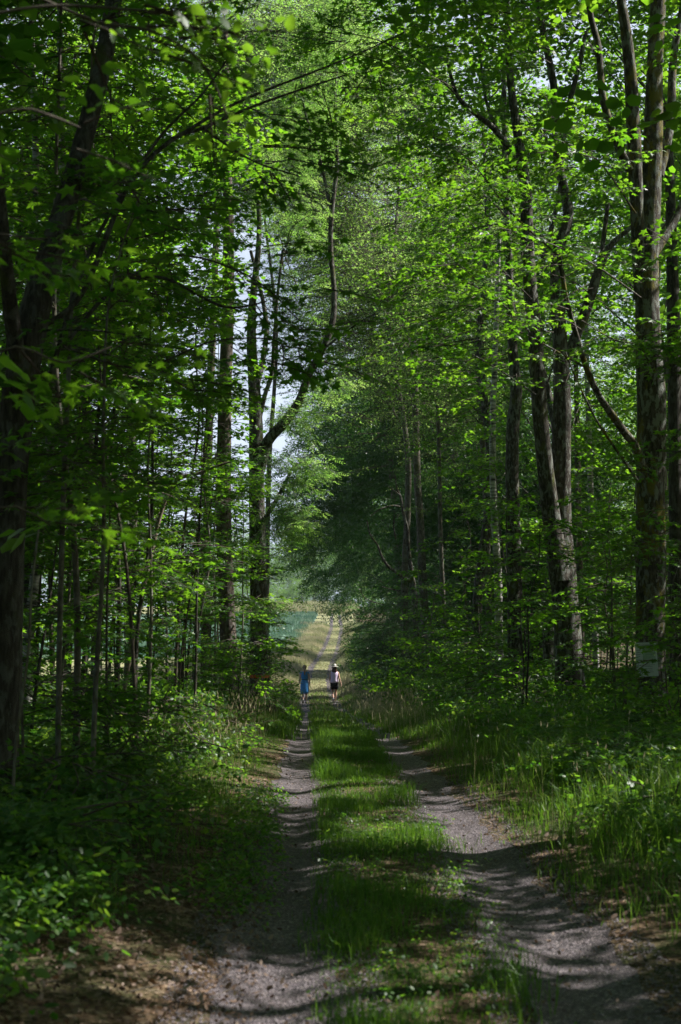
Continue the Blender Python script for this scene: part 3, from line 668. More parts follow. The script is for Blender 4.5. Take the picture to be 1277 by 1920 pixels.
# --- right of the track ------------------------------------------------
def curly(x, y): return x, y
oak = traced_tree('maple_tree', 'big mossy trunk with flaking pale bark that carries the paper notice', 'tree',
    [[(1224, 1400, 24.6, 66), (1222, 1330, 24.6, 60), (1220, 1200, 24.6, 55), (1220, 1080, 24.6, 54), (1219, 960, 24.6, 52), (1221, 860, 24.6, 54), (1222, 740, 24.6, 54), (1215, 640, 24.6, 50), (1212, 540, 24.6, 48), (1216, 440, 24.6, 46), (1222, 340, 24.6, 40), (1225, 240, 24.6, 36), (1228, 120, 24.6, 30), (1236, -20, 24.6, 28), (1240, -300, 24.6, 20)],
     [(1205, 560, 24.6, 34), (1197, 440, 24.5, 28), (1190, 300, 24.4, 28), (1184, 170, 24.3, 24), (1174, 60, 24.2, 21), (1160, -40, 24.2, 18), (1150, -260, 24, 12)],
     [(1204, 880, 24.4, 22), (1192, 838, 24.2, 16), (1172, 812, 24, 15), (1148, 778, 23.8, 14), (1122, 740, 23.6, 13), (1100, 690, 23.4, 12), (1084, 640, 23.2, 10), (1062, 560, 23, 9), (1048, 480, 23, 9), (1032, 430, 23, 6)],
     [(1198, 905, 24.2, 6), (1160, 850, 24, 5), (1120, 790, 23.8, 4), (1085, 720, 23.5, 3), (1060, 660, 23.3, 3)],
     [(1180, 320, 24.3, 17), (1150, 250, 24.1, 14), (1130, 180, 24, 15), (1122, 90, 24, 13), (1106, 20, 24, 11), (1098, -80, 24, 8)],
     [(1236, 330, 24.6, 18), (1256, 240, 24.8, 16), (1262, 120, 25, 15), (1276, 30, 25, 12), (1290, -60, 25, 9)],
     [(1224, 480, 24.6, 18), (1262, 420, 24.9, 16), (1300, 340, 25, 12)],
     [(1232, 760, 24.6, 26), (1243, 742, 24.5, 16)]],
    'barkmoss', [((5.6, 24.2, 14.8), (3.6, 3.2, 3.4), 700, 40, dict(kind='maple_far')), ((1.9, 20.5, 15.2), (3.6, 3.4, 2.2), 520, 30, dict(kind='maple_far', spread=.2)), ((4.4, 23, 7.9), (1.3, 1.3, .9), 50, 8), *[(P(a_, b_, d_), (r_, r_, r_ * .6), n_, 9) for a_, b_, d_, r_, n_ in [(1150, 330, 21, 1.0, 60), (1060, 540, 21, 1.0, 60), (1240, 480, 20.5, .8, 44), (1120, 130, 22, 1.1, 60), (1000, 60, 22, 1.2, 60), (1250, 100, 22, 1.0, 50), (1180, 620, 21, .7, 34), (930, 330, 22, 1.0, 50), (1170, 1010, 22.5, .5, 16), (1250, 850, 22, .6, 24), (1262, 660, 22, .6, 24)]], ((6.2, 24.4, 10.4), (1.5, 1.3, 1.4), 60, 9)], seed=21, lump=.075, flare=.35,
    boughs=[([(1048, 480, 23), (960, 400, 22.6), (880, 300, 22), (800, 250, 21.5)], 'maple', 34, .9), ([(1100, 690, 23.4), (1010, 640, 22.8), (930, 600, 22.2), (860, 570, 21.6)], 'maple', 30, .9),
            ([(1204, 560, 24.4), (1120, 500, 23), (1040, 460, 21.6), (980, 440, 20.5)], 'maple', 26, .8), ([(1192, 400, 24.2), (1120, 300, 23), (1040, 260, 22)], 'maple', 26, .9), ([(1215, 640, 24.2), (1160, 640, 22), (1090, 600, 20)], 'maple', 18, .7)])
LAND.append((1220, 'the trunk with the notice'))
traced_tree('maple_tree', 'twin-stemmed maple whose two dark stems join above a broad single base', 'tree',
    [[(1070, 1370, 29, 62), (1068, 1290, 29, 56), (1064, 1180, 29, 53), (1056, 1080, 29, 50), (1052, 1000, 29, 42), (1052, 900, 29, 36), (1053, 780, 29, 34), (1052, 680, 29, 31), (1046, 570, 29, 27), (1044, 480, 29, 23), (1066, 400, 29, 20), (1046, 300, 29, 16), (1038, 160, 29, 14), (1018, 60, 29, 12), (1000, -60, 29, 10)],
     [(1050, 1090, 28.8, 40), (1038, 1000, 28.8, 36), (1028, 920, 28.7, 32), (1016, 820, 28.6, 31), (1009, 720, 28.5, 30), (1005, 640, 28.5, 28), (996, 560, 28.5, 26), (988, 450, 28.5, 25), (986, 360, 28.5, 22), (972, 260, 28.5, 18), (958, 160, 28.5, 15), (952, 60, 28.5, 12), (948, -80, 28.5, 9)],
     [(984, 350, 28.5, 13), (958, 285, 28.2, 12), (925, 240, 28, 11), (890, 212, 27.8, 10), (858, 180, 27.6, 8), (840, 120, 27.5, 6)],
     [(980, 330, 28.5, 11), (940, 260, 28.6, 8), (912, 190, 28.7, 6), (900, 100, 28.7, 4)],
     [(1052, 700, 29, 18), (1092, 600, 29, 22), (1106, 560, 29, 20), (1128, 490, 29, 17), (1150, 455, 29, 11), (1185, 425, 29, 7)],
     [(1106, 560, 29, 12), (1128, 470, 29, 10), (1140, 380, 29, 8)],
     [(1046, 300, 29, 12), (1062, 215, 29, 11), (1084, 130, 29, 10), (1098, 60, 29, 7)]],
    'bark', [((4.6, 28.5, 15.6), (3.2, 2.8, 3.8), 760, 40, dict(kind='maple_mid')), ((1.2, 26.5, 18.2), (3.4, 3.2, 2.0), 420, 30, dict(kind='maple_far', spread=.2)), ((4.3, 28, 9.6), (1.8, 1.4, 1.4), 80, 10), ((3.3, 27.5, 12.2), (1.5, 1.5, 1.2), 80, 8)], seed=22, lump=.08, flare=.3,
    boughs=[([(1009, 640, 28.3), (930, 560, 27.5), (850, 520, 27), (760, 500, 26.5)], 'maple', 36, 1.0), ([(996, 560, 28.2), (900, 470, 27), (820, 440, 26.3)], 'maple', 32, 1.0), ([(988, 450, 28), (900, 360, 27), (800, 330, 26)], 'maple', 34, 1.0), ([(858, 180, 27.6), (780, 110, 26), (690, 70, 25), (600, 60, 24)], 'maple', 46, 1.0), ([(952, 60, 28), (860, 20, 26), (740, -10, 25)], 'maple', 46, 1.1),
            ([(1005, 740, 28.2), (930, 690, 27.2), (850, 650, 26.5), (760, 640, 26)], 'maple', 30, .9)])
LAND.append((1066, 'the twin-stemmed maple'))
traced_tree('maple_tree', 'dark single trunk with a broken shoulder just track-side of the twin-stemmed maple', 'tree',
    [[(968, 1340, 36, 34), (966, 1200, 36, 28), (963, 1020, 36, 27), (960, 900, 36, 26), (962, 800, 36, 26), (968, 730, 36, 22), (960, 640, 36, 18), (955, 500, 36, 15), (948, 350, 36, 12), (945, 150, 36, 9)]],
    'bark', [((4.8, 36, 15), (2.9, 2.6, 4.2), 260, 22)], seed=23, lump=.08)
LAND.append((962, 'the broken-shouldered trunk'))
traced_tree('birch_tree', 'slender birch whose lower trunk has one bright sunlit edge', 'tree',
    [[(942, 1330, 40, 16), (936, 1200, 40, 15), (934, 1080, 40, 15), (926, 950, 40, 13), (924, 800, 40, 12), (930, 620, 40, 10), (936, 440, 40, 8)]],
    'birch', [((4.9, 40, 14), (2.0, 2.0, 4), 200, 18)], seed=24, leafkind='fine', lump=.03)
traced_tree('aspen_tree', 'smooth pale grey trunk beside the crooked tree with bare dead limbs', 'tree',
    [[(812, 1300, 58, 18), (800, 1200, 58, 17), (792, 1080, 58, 16), (788, 980, 58, 15), (782, 880, 58, 14), (778, 700, 58, 12), (776, 500, 58, 9)]],
    'barkgrey', [((4.4, 58, 17), (2.8, 2.6, 4.5), 260, 22)], seed=25, leafkind='fine', lump=.03)
LAND.append((795, 'the pale grey trunk'))
traced_tree('aspen_tree', 'thin even grey stem between the pale grey trunk and the sunlit birch', 'tree',
    [[(838, 1300, 50, 9), (832, 1150, 50, 9), (826, 1000, 50, 8), (824, 880, 50, 8), (820, 760, 50, 6)]],
    'barkgrey', [((4.6, 50, 11), (1.6, 1.6, 2.6), 110, 12)], seed=26, leafkind='fine', lump=.02)
traced_tree('willow_tree', 'crooked tree with bare dead limbs reaching over beside the pale grey trunk', 'tree',
    [[(784, 1290, 56, 14), (780, 1180, 56, 12), (776, 1110, 56, 11), (771, 1070, 56, 9), (766, 1030, 56, 8), (764, 995, 56, 7), (757, 965, 56, 6), (751, 932, 56, 5), (744, 915, 55.8, 3), (741, 890, 55.6, 2)],
     [(772, 1090, 56, 8), (757, 1084, 55.8, 7), (742, 1072, 55.6, 6), (728, 1062, 55.5, 5.5), (716, 1044, 55.4, 5), (708, 1022, 55.3, 4), (694, 1002, 55.2, 3), (688, 975, 55.1, 2)],
     [(750, 950, 56, 4), (735, 948, 55.4, 3), (712, 955, 55, 2.5), (695, 968, 54.8, 1.5)],
     [(752, 930, 56, 3), (742, 922, 55.6, 2.5), (728, 912, 55.2, 1.5)],
     [(762, 1110, 56, 3), (735, 1105, 55.6, 2.5), (716, 1100, 55, 1.5)],
     [(742, 1010, 55.4, 3), (738, 985, 55.2, 2.4), (740, 965, 55.1, 1.5)]],
    'bark', [((4.4, 56.5, 4.2), (.9, .9, 1.0), 26, 6, dict(cull=False))], seed=27, leafkind='willow', lump=.05, crownlimbs=False)
traced_tree('pine_tree', 'thin pale pole of a trunk seen between the twin-stemmed maple and the notice', 'tree',
    [[(1092, 1310, 50, 12), (1088, 1100, 50, 12), (1085, 960, 50, 11), (1082, 800, 50, 10), (1078, 600, 50, 8)]], 'barkpine', [((9.4, 50, 16), (2, 2, 4), 150, 14)], seed=28, leafkind='fine', lump=.03)
traced_tree('birch_tree', 'pale birch pole nearest the notice behind the big mossy trunk', 'tree',
    [[(1120, 1310, 54, 12), (1112, 1060, 54, 11), (1107, 900, 54, 11), (1102, 740, 54, 10), (1098, 560, 54, 8)]], 'birch', [((10.4, 54, 16), (2, 2, 4), 150, 14)], seed=29, leafkind='fine', lump=.03)
traced_tree('maple_tree', 'shaded dark trunk half hidden beyond the notice tree at the wood edge', 'tree',
    [[(1274, 1400, 30, 34), (1270, 1100, 30, 30), (1266, 800, 30, 26), (1262, 560, 30, 24), (1258, 400, 30, 20), (1250, 200, 30, 16)]], 'barkdark', [((7.4, 30, 14), (2.6, 2.4, 4), 180, 18)], seed=30)

# ---- more canopy on both sides
LT = [ # X, d, H, crown r, crown base, n, kind, words
 (-5.2, 27, 17, 2.7, .36, 722, 'maple_mid', 'slim maple with backlit yellow-green crown, nearest one behind the birches'),
 (-4.1, 33, 18, 2.6, .40, 722, 'maple_mid', 'slim maple with backlit crown between the birches and the straight pine'),
 (-7.4, 36, 17, 3.0, .30, 722, 'maple_mid', 'broad shady maple standing deeper in the wood behind the birches'),
 (-3.6, 24, 15, 1.9, .45, 494, 'maple', 'small maple holding a bright crown just behind the long bare stem'),
 (-7.4, 43, 18, 2.2, .55, 380, 'maple_mid', 'tall maple beyond the thinner pine, sky showing round its stem'),
 (-9.4, 47, 16, 2.8, .35, 570, 'maple_mid', 'shady maple at the far wood edge behind the thick leaning maple')]
for i, (X, d, H, r, cb, n, k, w) in enumerate(LT):
    gen_tree('maple_tree' if 'maple' in k else 'birch_tree', w, 'tree', X, d, H, r, cb, n, 'barkgrey' if i % 2 else 'bark', k, .10 + .03 * (i % 3), seed=40 + i, lean=(g0.normal(0, .02), 0))
RT = [
 (8.6, 33, 21, 3.6, .26, 798, 'maple_mid', 'spreading maple filling the gap between the twin-stemmed maple and the notice tree'),
 (7.0, 42, 23, 3.6, .24, 798, 'maple_mid', 'leafy maple behind the broken-shouldered trunk'),
 (11.0, 44, 23, 3.8, .25, 798, 'maple_mid', 'dense maple deep in the wood behind the big mossy trunk'),
 (9.4, 60, 28, 4.2, .2, 874, 'fine', 'small-leaved tree deep behind the twin-stemmed maple'),
 (14.5, 58, 27, 4.4, .2, 798, 'maple_mid', 'dense maple far back behind the shaded trunk by the wood edge'),
 (5.6, 48, 24, 2.6, .30, 480, 'maple_mid', 'upright maple between the sunlit birch and the thin grey stem'),
 (6.4, 52, 26, 3.4, .2, 722, 'fine', 'small-leaved tree behind the sunlit birch')]
for i, (X, d, H, r, cb, n, k, w) in enumerate(RT):
    gen_tree('maple_tree' if 'maple' in k else 'birch_tree', w, 'tree', X, d, H, r, cb, n, 'bark' if i % 2 else 'barkgrey', k, .13 + .03 * (i % 3), seed=60 + i, lean=(g0.normal(0, .02), 0))
# trees beside and above the frame's edge whose crowns shade the track
SH = [(11.6, 30.5, 22, 4.2, .3, 760), (14.5, 40, 24, 4.6, .28, 760), (12.8, 51, 25, 4.2, .3, 640), (17.5, 50, 25, 4.6, .3, 560), (5.0, 12.6, 16, 3.4, .52, 620), (7.4, 8.5, 14, 3.4, .36, 560), (8.4, 13.0, 17, 3.8, .32, 950), (7.0, 18.5, 16, 2.9, .5, 560), (11.0, 19.5, 18, 3.8, .32, 820), (13.5, 27, 18, 3.8, .3, 480), (9.9, 25.5, 17, 3.0, .4, 380), (12.5, 35, 19, 3.6, .3, 460)]
for i, (X, d, H, r, cb, n) in enumerate(SH):
    gen_tree('maple_tree', 'maple in the row whose crowns shade the near end of the track', 'tree', X, d, H, r, cb, n, 'bark', 'maple_far' if i else 'maple_far', .2, seed=80 + i, group='maples shading the near track')

# ---- tall trees over the dip: willows and aspens that close the view
def overhang(p):
    u = p[:, 0] - cx(p[:, 1]); h = p[:, 2] - CAM_Z
    lim = np.interp(u, [-6, -.6, .6, 2.2, 3.2, 4.4], [9, 6.2, 3.4, 1.9, .2, -3.5])
    return (h > lim) & (u > -1.6 + .02 * np.abs(h - 9) ** 1.5) & sun_mask(p, 1.6)
WT = [
 (5.6, 84, 19, 5.8, .02, 3600, 'willow_far', 'willow_tree', 'dark weeping willow whose foliage hangs over the track beyond the walkers', .25),
 (8.6, 74, 19, 5.2, .02, 3000, 'willow_far', 'willow_tree', 'dark broad willow just behind the crooked tree with dead limbs', .2),
 (7.4, 102, 24, 7.4, .04, 2800, 'willow_far', 'willow_tree', 'second dark willow further down the track behind the weeping one', .25),
 (9.4, 128, 25, 8.0, .05, 1700, 'willow_far', 'willow_tree', 'third dark willow far down the track, just visible below the nearer two', .25),
 (6.9, 63, 11, 2.6, .02, 1300, 'willow_far', 'willow_tree', 'low bushy willow filling the space behind the crooked tree with dead limbs', .12),
 (9.6, 60, 13, 2.8, .02, 1100, 'willow_far', 'willow_tree', 'dense young willow behind the pale grey trunk and the thin grey stem', .12),
 (12.5, 88, 26, 6, .1, 1200, 'fine_far', 'aspen_tree', 'tall aspen with glittering crown behind the dark broad willow', .2)]
for i, (X, d, H, r, cb, n, k, nm, w, r0) in enumerate(WT):
    gen_tree(nm, w, 'tree', X, d, H, r, cb, n, 'barkdark', k, r0, seed=90 + i, cull=False, extra=overhang, sc=1.1, clumps=90, spread=.22, limbs=20)
AT = [
 (4.0, 57, 31, 3.7, .40, 2800, 'fine', 'aspen_tree', 'tall aspen whose bright fine-leaved crown rises straight over the track', .15, 60, -.9),
 (5.4, 76, 36, 4.6, .44, 2600, 'fine', 'aspen_tree', 'tallest aspen over the dip, its pale crown lit at the very top of the gap', .2, 70, -3.6),
 (7.0, 66, 31, 4.0, .38, 2000, 'fine', 'aspen_tree', 'tall aspen with shimmering grey-green crown beside the pale grey trunk', .2, 50, -1.2),
 (-2.2, 64, 33, 3.0, .64, 1900, 'fine', 'aspen_tree', 'tall sunlit aspen behind the forked ash with sky under its crown', .13, 44, .3),
 (10.5, 74, 32, 4.6, .3, 1500, 'fine', 'aspen_tree', 'tall aspen rising behind the upright maple and the sunlit birch', .2, 46, 0)]
for i, (X, d, H, r, cb, n, k, nm, w, r0, cl_, ln) in enumerate(AT):
    gen_tree(nm, w, 'tree', X, d, H, r, cb, n, 'barkgrey', k, r0, seed=100 + i, cull=False, clumps=cl_, spread=.22, limbs=24, extra=lambda p: sun_mask(p, 1.2), lean=(ln / H, 0), sc=1.85, bias=.15)

# ---- far trees: one built of each kind, then copied
def copy_tree(src, loc, rz, s, label, group):
    r_ = src.copy(); C.objects.link(r_); r_.location = loc; r_.rotation_euler = (0, 0, rz); r_.scale = (s, s, s); r_['label'] = label
    if group: r_['group'] = group
    for ch in list(src.children):
        c = ch.copy(); C.objects.link(c); c.parent = r_
    return r_
far0 = gen_tree('birch_tree', 'hazy birch in the belt beyond the field', 'tree', -3, 365, 19, 5.5, .08, 700, 'birch', 'fine_far', .3, seed=120, cull=False, sc=1.5, clumps=50, spread=.2, group='hazy birches beyond the field')
k_ = 0
for i in range(16):
    X = -34 + i * 2.5 + g0.normal(0, .8); d = 348 + g0.uniform(-3, 6)
    copy_tree(far0, (X, d, float(ground_z(X, d)) - .3), g0.uniform(0, 6), g0.uniform(.28, .45), 'low birch thicket along the far edge of the field', 'low birch thickets at the field edge')
for i in range(26):
    X = -62 + i * 3.9 + g0.normal(0, 1.2); d = 362 + g0.uniform(-8, 22); k_ += 1
    copy_tree(far0, (X, d, float(ground_z(X, d)) - .2), g0.uniform(0, 6), g0.uniform(.75, 1.25), 'hazy birch in the belt beyond the field', 'hazy birches beyond the field')
wood0 = gen_tree('aspen_tree', 'shaded tree in the closed wood behind the willows', 'tree', 16, 100, 22, 5.2, .05, 700, 'barkgrey', 'fine_far', .2, seed=121, cull=False, clumps=50, spread=.22, group='shaded trees of the closed wood')
spots = [(21, 76), (24, 88), (19, 108), (13, 118), (26, 112), (13, 145), (20, 135), (11, 160), (30, 135), (17, 172), (12, 190), (22, 200), (31, 96), (11.5, 215), (15, 240), (11, 262), (36, 120), (28, 160), (16, 290), (24, 65), (19, 56), (16, 66), (17.5, 47), (21, 70), (27, 74)]
for X, d in spots:
    copy_tree(wood0, (X, d, float(ground_z(X, d)) - .1), g0.uniform(0, 6), g0.uniform(.8, 1.2), 'shaded tree in the closed wood behind the willows', 'shaded trees of the closed wood')

near0 = gen_tree('maple_tree', 'maple of the wood around the near end of the track', 'tree', 13, 22, 16, 4.2, .04, 420, 'bark', 'maple_far', .2, seed=122, cull=False, clumps=44, spread=.24, group='maples around the near end of the track', limbs=8)
for X, d in [(-9, 6), (-8, 13), (-11, 19), (-13, 27), (-16, 36), (-6.5, -1), (-12, 0), (-3.5, -9), (3.5, -10), (9, -6), (15, -2), (13, 2.5), (20, 14), (-9, -10), (0, -17), (18, 30), (21, 40), (8, 0.5), (-17, 48), (-12, 52), (-20, 40)]:
    copy_tree(near0, (X, d, float(ground_z(X, d)) - .1), g0.uniform(0, 6), g0.uniform(.8, 1.15), 'maple of the wood around the near end of the track', 'maples around the near end of the track')

# ---- saplings and understory
SAP = []
gs = np.random.default_rng(77)
def rnd_saps(n, xr, dr, hr, side):
    out = []; tries = 0
    while len(out) < n and tries < 3000:
        tries += 1
        d = gs.uniform(*dr); X = gs.uniform(xr[0](d), xr[1](d))
        q_ = ipx(X, d)
        if (d < 24.6 and 1120 < q_ < 1310) or (d < 29 and 985 < q_ < 1145): continue
        if any((X - a) ** 2 + ((d - b) * .5) ** 2 < .55 for a, b, *_ in out): continue
        out.append((X, d, gs.uniform(*hr)))
    return out
L_ = rnd_saps(17, (lambda d: -.235 * d, lambda d: -1.9), (12.5, 26), (2.6, 7.5), -1) + rnd_saps(26, (lambda d: -.235 * d, lambda d: -1.9), (26, 50), (4, 10), -1) + rnd_saps(16, (lambda d: -.225 * d, lambda d: -.1 * d), (15, 34), (8, 12), -1)
R_s = rnd_saps(7, (lambda d: 3.6, lambda d: .27 * d), (17, 28), (2.2, 5.5), 1) + rnd_saps(26, (lambda d: 3.6, lambda d: .27 * d), (28, 56), (3, 9), 1)
ordn = ['first', 'second', 'third', 'fourth', 'fifth', 'sixth', 'seventh', 'eighth', 'ninth', 'tenth', 'eleventh', 'twelfth', 'thirteenth', 'fourteenth', 'fifteenth', 'sixteenth', 'seventeenth']
names = {}
for side, lst, lands in ((-1, L_, [q for q in LAND if q[0] < 584]), (1, R_s, [q for q in LAND if q[0] > 584])):
    bk = {}
    for s in lst:
        x = ipx(s[0], s[1]); b = min(lands, key=lambda q: abs(q[0] - x))
        toward = (x > b[0]) if side < 0 else (x < b[0])
        tall = s[2] > 5; deep = s[1] > 30
        bk.setdefault((b, toward, tall, deep), []).append((abs(x - b[0]), s))
    for (b, toward, tall, deep), v in bk.items():
        v.sort()
        for i, (_, s) in enumerate(v):
            names[s] = f"{ordn[i]} {'tall' if tall else 'low'} {'deep-wood' if deep else 'near'} sapling from {b[1]} towards the {'track' if toward else 'wood'}"
for side, lst in ((-1, L_), (1, R_s)):
    for i, s in enumerate(lst):
        X, d, H = s; near = d < 26
        sapling(X, d, H, 700 + i + (200 if side > 0 else 0), 'maple' if d < 34 else 'maple_mid', int((34 if near else 30) + H * (9 if near else 8)), (gs.normal(-.02 * side, .07), gs.normal(0, .04)), .012 + .003 * H, .75 + .06 * H, .12 if H < 5 else .3,
                label=names[s], group='maple saplings of the understory', bark=['barkgrey', 'barkdark', 'twig'][i % 3])

# shrubs and bushes along the edges
for i, (x, y, H, n, w) in enumerate([(452, 36, 6.5, 150, 'slim bright maple filling the space between the straight pine and the forked ash'), (400, 33, 6.5, 130, 'slim maple with layered sprays just behind the straight pine'), (470, 42, 5, 130, 'young maple standing behind the foot of the forked ash'), (360, 40, 7, 140, 'young maple between the thinner pine and the boulder'), (505, 42.5, 3.4, 90, 'short maple pressed against the track side of the ash foot')]):
    sapling(P(x, 1300, y)[0], y, H, 950 + i, 'maple', n, (0, 0), .03, .95 if i < 4 else .55, .12, label=w, group='maple saplings of the understory', cull=False)
BU = [ # x px, y px base, d, height, radius, n, kind, bias, words
 (470, 1330, 34, 2.1, .5, 50, 'maple', .15, 'young maple bush with bright layered leaves in front of the forked ash'),
 (512, 1330, 41, 1.9, .32, 34, 'maple', -.1, 'small dark maple bush on the track side of the forked ash'),
 (450, 1350, 30, 2.2, .9, 60, 'maple', .1, 'low maple bush at the foot of the straight pine'),
 (800, 1290, 54, 4.0, 1.6, 340, 'willow', 0, 'low rounded willow bush leaning out over the verge past the crooked tree'),
 (780, 1290, 68, 5.0, 2.2, 460, 'willow', 0, 'blue-green willow bush on the verge beside the woman in the hat'),
 (742, 1275, 86, 3.2, 1.6, 220, 'willow', 0, 'further blue-green willow bush just past the woman in the hat'),
 (790, 1310, 44, 2.7, 1.5, 130, 'maple_mid', .1, 'maple bush with a bright top below the pale grey trunk'),
 (850, 1320, 37, 2.6, 1.3, 110, 'maple', .1, 'maple bush between the thin grey stem and the sunlit birch'),
 (905, 1330, 33, 1.9, 1.1, 80, 'maple', 0, 'low maple bush at the foot of the sunlit birch'),
 (985, 1350, 28, 1.2, .7, 50, 'maple', 0, 'low maple bush behind the broken log'),
 (1120, 1370, 25.5, 1.1, .45, 36, 'maple', 0, 'maple bush between the twin-stemmed maple and the notice'),
 (1180, 1420, 22, 1.3, .22, 5, 'maple', .1, 'maple shoot crossing in front of the paper notice'),
 (1275, 1440, 20, 1.9, .45, 40, 'maple', .1, 'maple bush at the wood edge beside the big mossy trunk'),
 (1130, 1430, 20.5, .5, .6, 36, 'hazel', 0, 'low hazel bush in front of the twin-stemmed maple'),
 (1215, 1520, 17, .55, .7, 50, 'hazel', -.15, 'dark low hazel bush in front of the big mossy trunk'),
 (1290, 1640, 12.5, .4, .35, 24, 'hazel', -.2, 'dark hazel bush nearest the viewer on the verge of tall grass'),
 (120, 1560, 11.5, .8, .6, 60, 'hazel', 0, 'hazel bush at the foot of the long straight bare stem'),
 (50, 1660, 9.6, .55, .5, 44, 'hazel', -.1, 'dark hazel bush nearest the viewer below the leaning maple'),
 (230, 1480, 14.5, 1.1, .8, 70, 'hazel', .05, 'hazel bush between the bare stem and the mossy boulder'),
 (300, 1440, 18, .8, .6, 44, 'hazel', .1, 'hazel bush in front of the mossy boulder'),
 (385, 1400, 23, .7, .6, 40, 'hazel', .1, 'hazel bush between the mossy boulder and the track')]
for i, (x, y, d, H, r, n, k, bi, w) in enumerate(BU):
    X = P(x, y, d)[0]; z = float(ground_z(X, d)); g = np.random.default_rng(1000 + i); base = np.array([X, d, z]); tr = Acc(); cr = Acc()
    cc = add_foliage(cr, k, base + [0, 0, H * .55], (r, r, H * .5), n, max(8, n // 7), g, axis=base, spread=.3, cull=False, sc=.85 if k == 'maple' else .9, bias=bi)
    for q in cc[:8]: limb_to(tr, base + g.normal(0, .05, 3) * [1, 1, 0], q, .012, .004, g, sag=-.08, sides=4)
    finish_tree('hazel_bush' if k == 'hazel' else 'willow_bush' if k == 'willow' else 'maple_bush', w, 'bush', base, tr, cr, M['twig'], M[LM[k]])

# ------------------------------------------------------------------ ground cover
def stuff(name, acc, mats, smooth=()):
    o = link(name, acc.build(name, mats, smooth)); return tag(o, kind='stuff')
def blades(acc, x, y, h, w, g, lean=.35, r=None, m=0, z=None):
    n = len(x); z = (ground_z(x, y) if z is None else z) - .01
    a = g.uniform(0, 2 * PI, n); b = g.uniform(0, 2 * PI, n); ln = np.abs(g.normal(0, lean, n))
    sx, sy = np.cos(a) * w * .5, np.sin(a) * w * .5
    dx, dy = np.cos(b) * ln, np.sin(b) * ln
    v = np.zeros((n, 5, 3))
    v[:, 0] = np.stack([x - sx, y - sy, z], 1); v[:, 1] = np.stack([x + sx, y + sy, z], 1)
    mx, my, mz = x + dx * h * .35, y + dy * h * .35, z + h * .6
    v[:, 2] = np.stack([mx - sx * .8, my - sy * .8, mz], 1); v[:, 3] = np.stack([mx + sx * .8, my + sy * .8, mz], 1)
    v[:, 4] = np.stack([x + dx * h, y + dy * h, z + h * (1.0 - .3 * np.minimum(ln, 1.2))], 1)
    f = np.array([(0, 1, 3), (0, 3, 2), (2, 3, 4)])[None] + (np.arange(n) * 5)[:, None, None]
    rr = np.clip(g.normal(.4, .22, n), 0, 1) if r is None else r
    acc.add(v, f, m, np.repeat(rr, 5))
def heads(acc, x, y, h, g, size=.09, m=1):
    """flowering stems: thin culm and a loose seed head"""
    n = len(x); z = ground_z(x, y); b = g.uniform(0, 2 * PI, n); ln = np.abs(g.normal(0, .18, n))
    tx, ty, tz = x + np.cos(b) * ln * h, y + np.sin(b) * ln * h, z + h
    for k in range(2):
        a = k * PI / 2 + g.uniform(0, 1, n); w = .0022 + h * 0
        cxx, cyy = np.cos(a) * w, np.sin(a) * w
        v = np.stack([np.stack([x - cxx, y - cyy, z], 1), np.stack([x + cxx, y + cyy, z], 1), np.stack([tx, ty, tz], 1)], 1)
        acc.add(v, np.arange(n * 3).reshape(n, 3), m, np.repeat(g.uniform(.5, .9, n), 3))
        s = size * g.uniform(.7, 1.3, n); ww = s * .16
        qx, qy = np.cos(a) * ww, np.sin(a) * ww
        ox, oy = np.cos(b) * s * .3, np.sin(b) * s * .3
        v = np.stack([np.stack([tx, ty, tz - s * .2], 1), np.stack([tx - qx + ox * .5, ty - qy + oy * .5, tz + s * .3], 1), np.stack([tx + ox, ty + oy, tz + s], 1), np.stack([tx + qx + ox * .5, ty + qy + oy * .5, tz + s * .3], 1)], 1)
        f = np.array([(0, 1, 2), (0, 2, 3)])[None] + (np.arange(n) * 4)[:, None, None]
        acc.add(v, f, m, np.repeat(g.uniform(.6, 1, n), 4))
gg = np.random.default_rng(9)
def scatter(n, u0, u1, y0, y1, power=1.0, dens=None):
    """points with more of them near the lens"""
    t = gg.random(n) ** power; y = y0 + (y1 - y0) * t
    u = gg.uniform(0, 1, n); a = u0(y) if callable(u0) else u0; b = u1(y) if callable(u1) else u1
    u = a + (b - a) * u
    if dens is not None:
        k = gg.random(n) < dens(u, y); u, y = u[k], y[k]
    return u + cx(y), y, u
def cl(x, y, f=2.2, s=1.): return np.clip(.5 + .75 * wob(x * f, y * f, 1, s), 0, 1)

A = Acc()                               # grass on the strip between the tracks
d1 = lambda u, y: np.clip(.34 + .66 * sstep(9.6, 12.5, y), 0, 1) * (.25 + .75 * cl(u, y, 2.6) ** 1.3) * (1 - sstep(.36, .62, np.abs(u - .60)) * .9) * (1 - .5 * np.exp(-((y - 11.6) / .5) ** 2))
x, y, u = scatter(95000, .0, 1.22, 5.5, 30, 1.5, d1)
h = (.04 + .15 * cl(u, y, 1.6, 3) ** 2) * gg.uniform(.6, 1.5, len(x)) * (1 + .5 * sstep(12, 24, y)); blades(A, x, y, h, gg.uniform(.004, .008, len(x)), gg, .45, np.clip(gg.normal(.26, .18, len(x)), 0, 1))
for (tx, ty, tr_, n_, hh) in [(.22, 8.4, .14, 420, .13), (.36, 8.9, .14, 320, .15), (.12, 9.2, .08, 160, .09), (.5, 9.7, .2, 260, .12), (.3, 11.9, .16, 260, .12), (1.0, 12.4, .2, 300, .13), (-1.35, 8.95, .08, 120, .26), (-1.2, 8.8, .05, 60, .16), (.7, 12.3, .2, 300, .13)]:
    x = tx + gg.normal(0, tr_, n_); y = ty + gg.normal(0, tr_ * 1.4, n_); blades(A, x, y, hh * gg.uniform(.5, 1.3, n_), np.full(n_, .007), gg, .5, np.clip(gg.normal(.45, .2, n_), 0, 1))
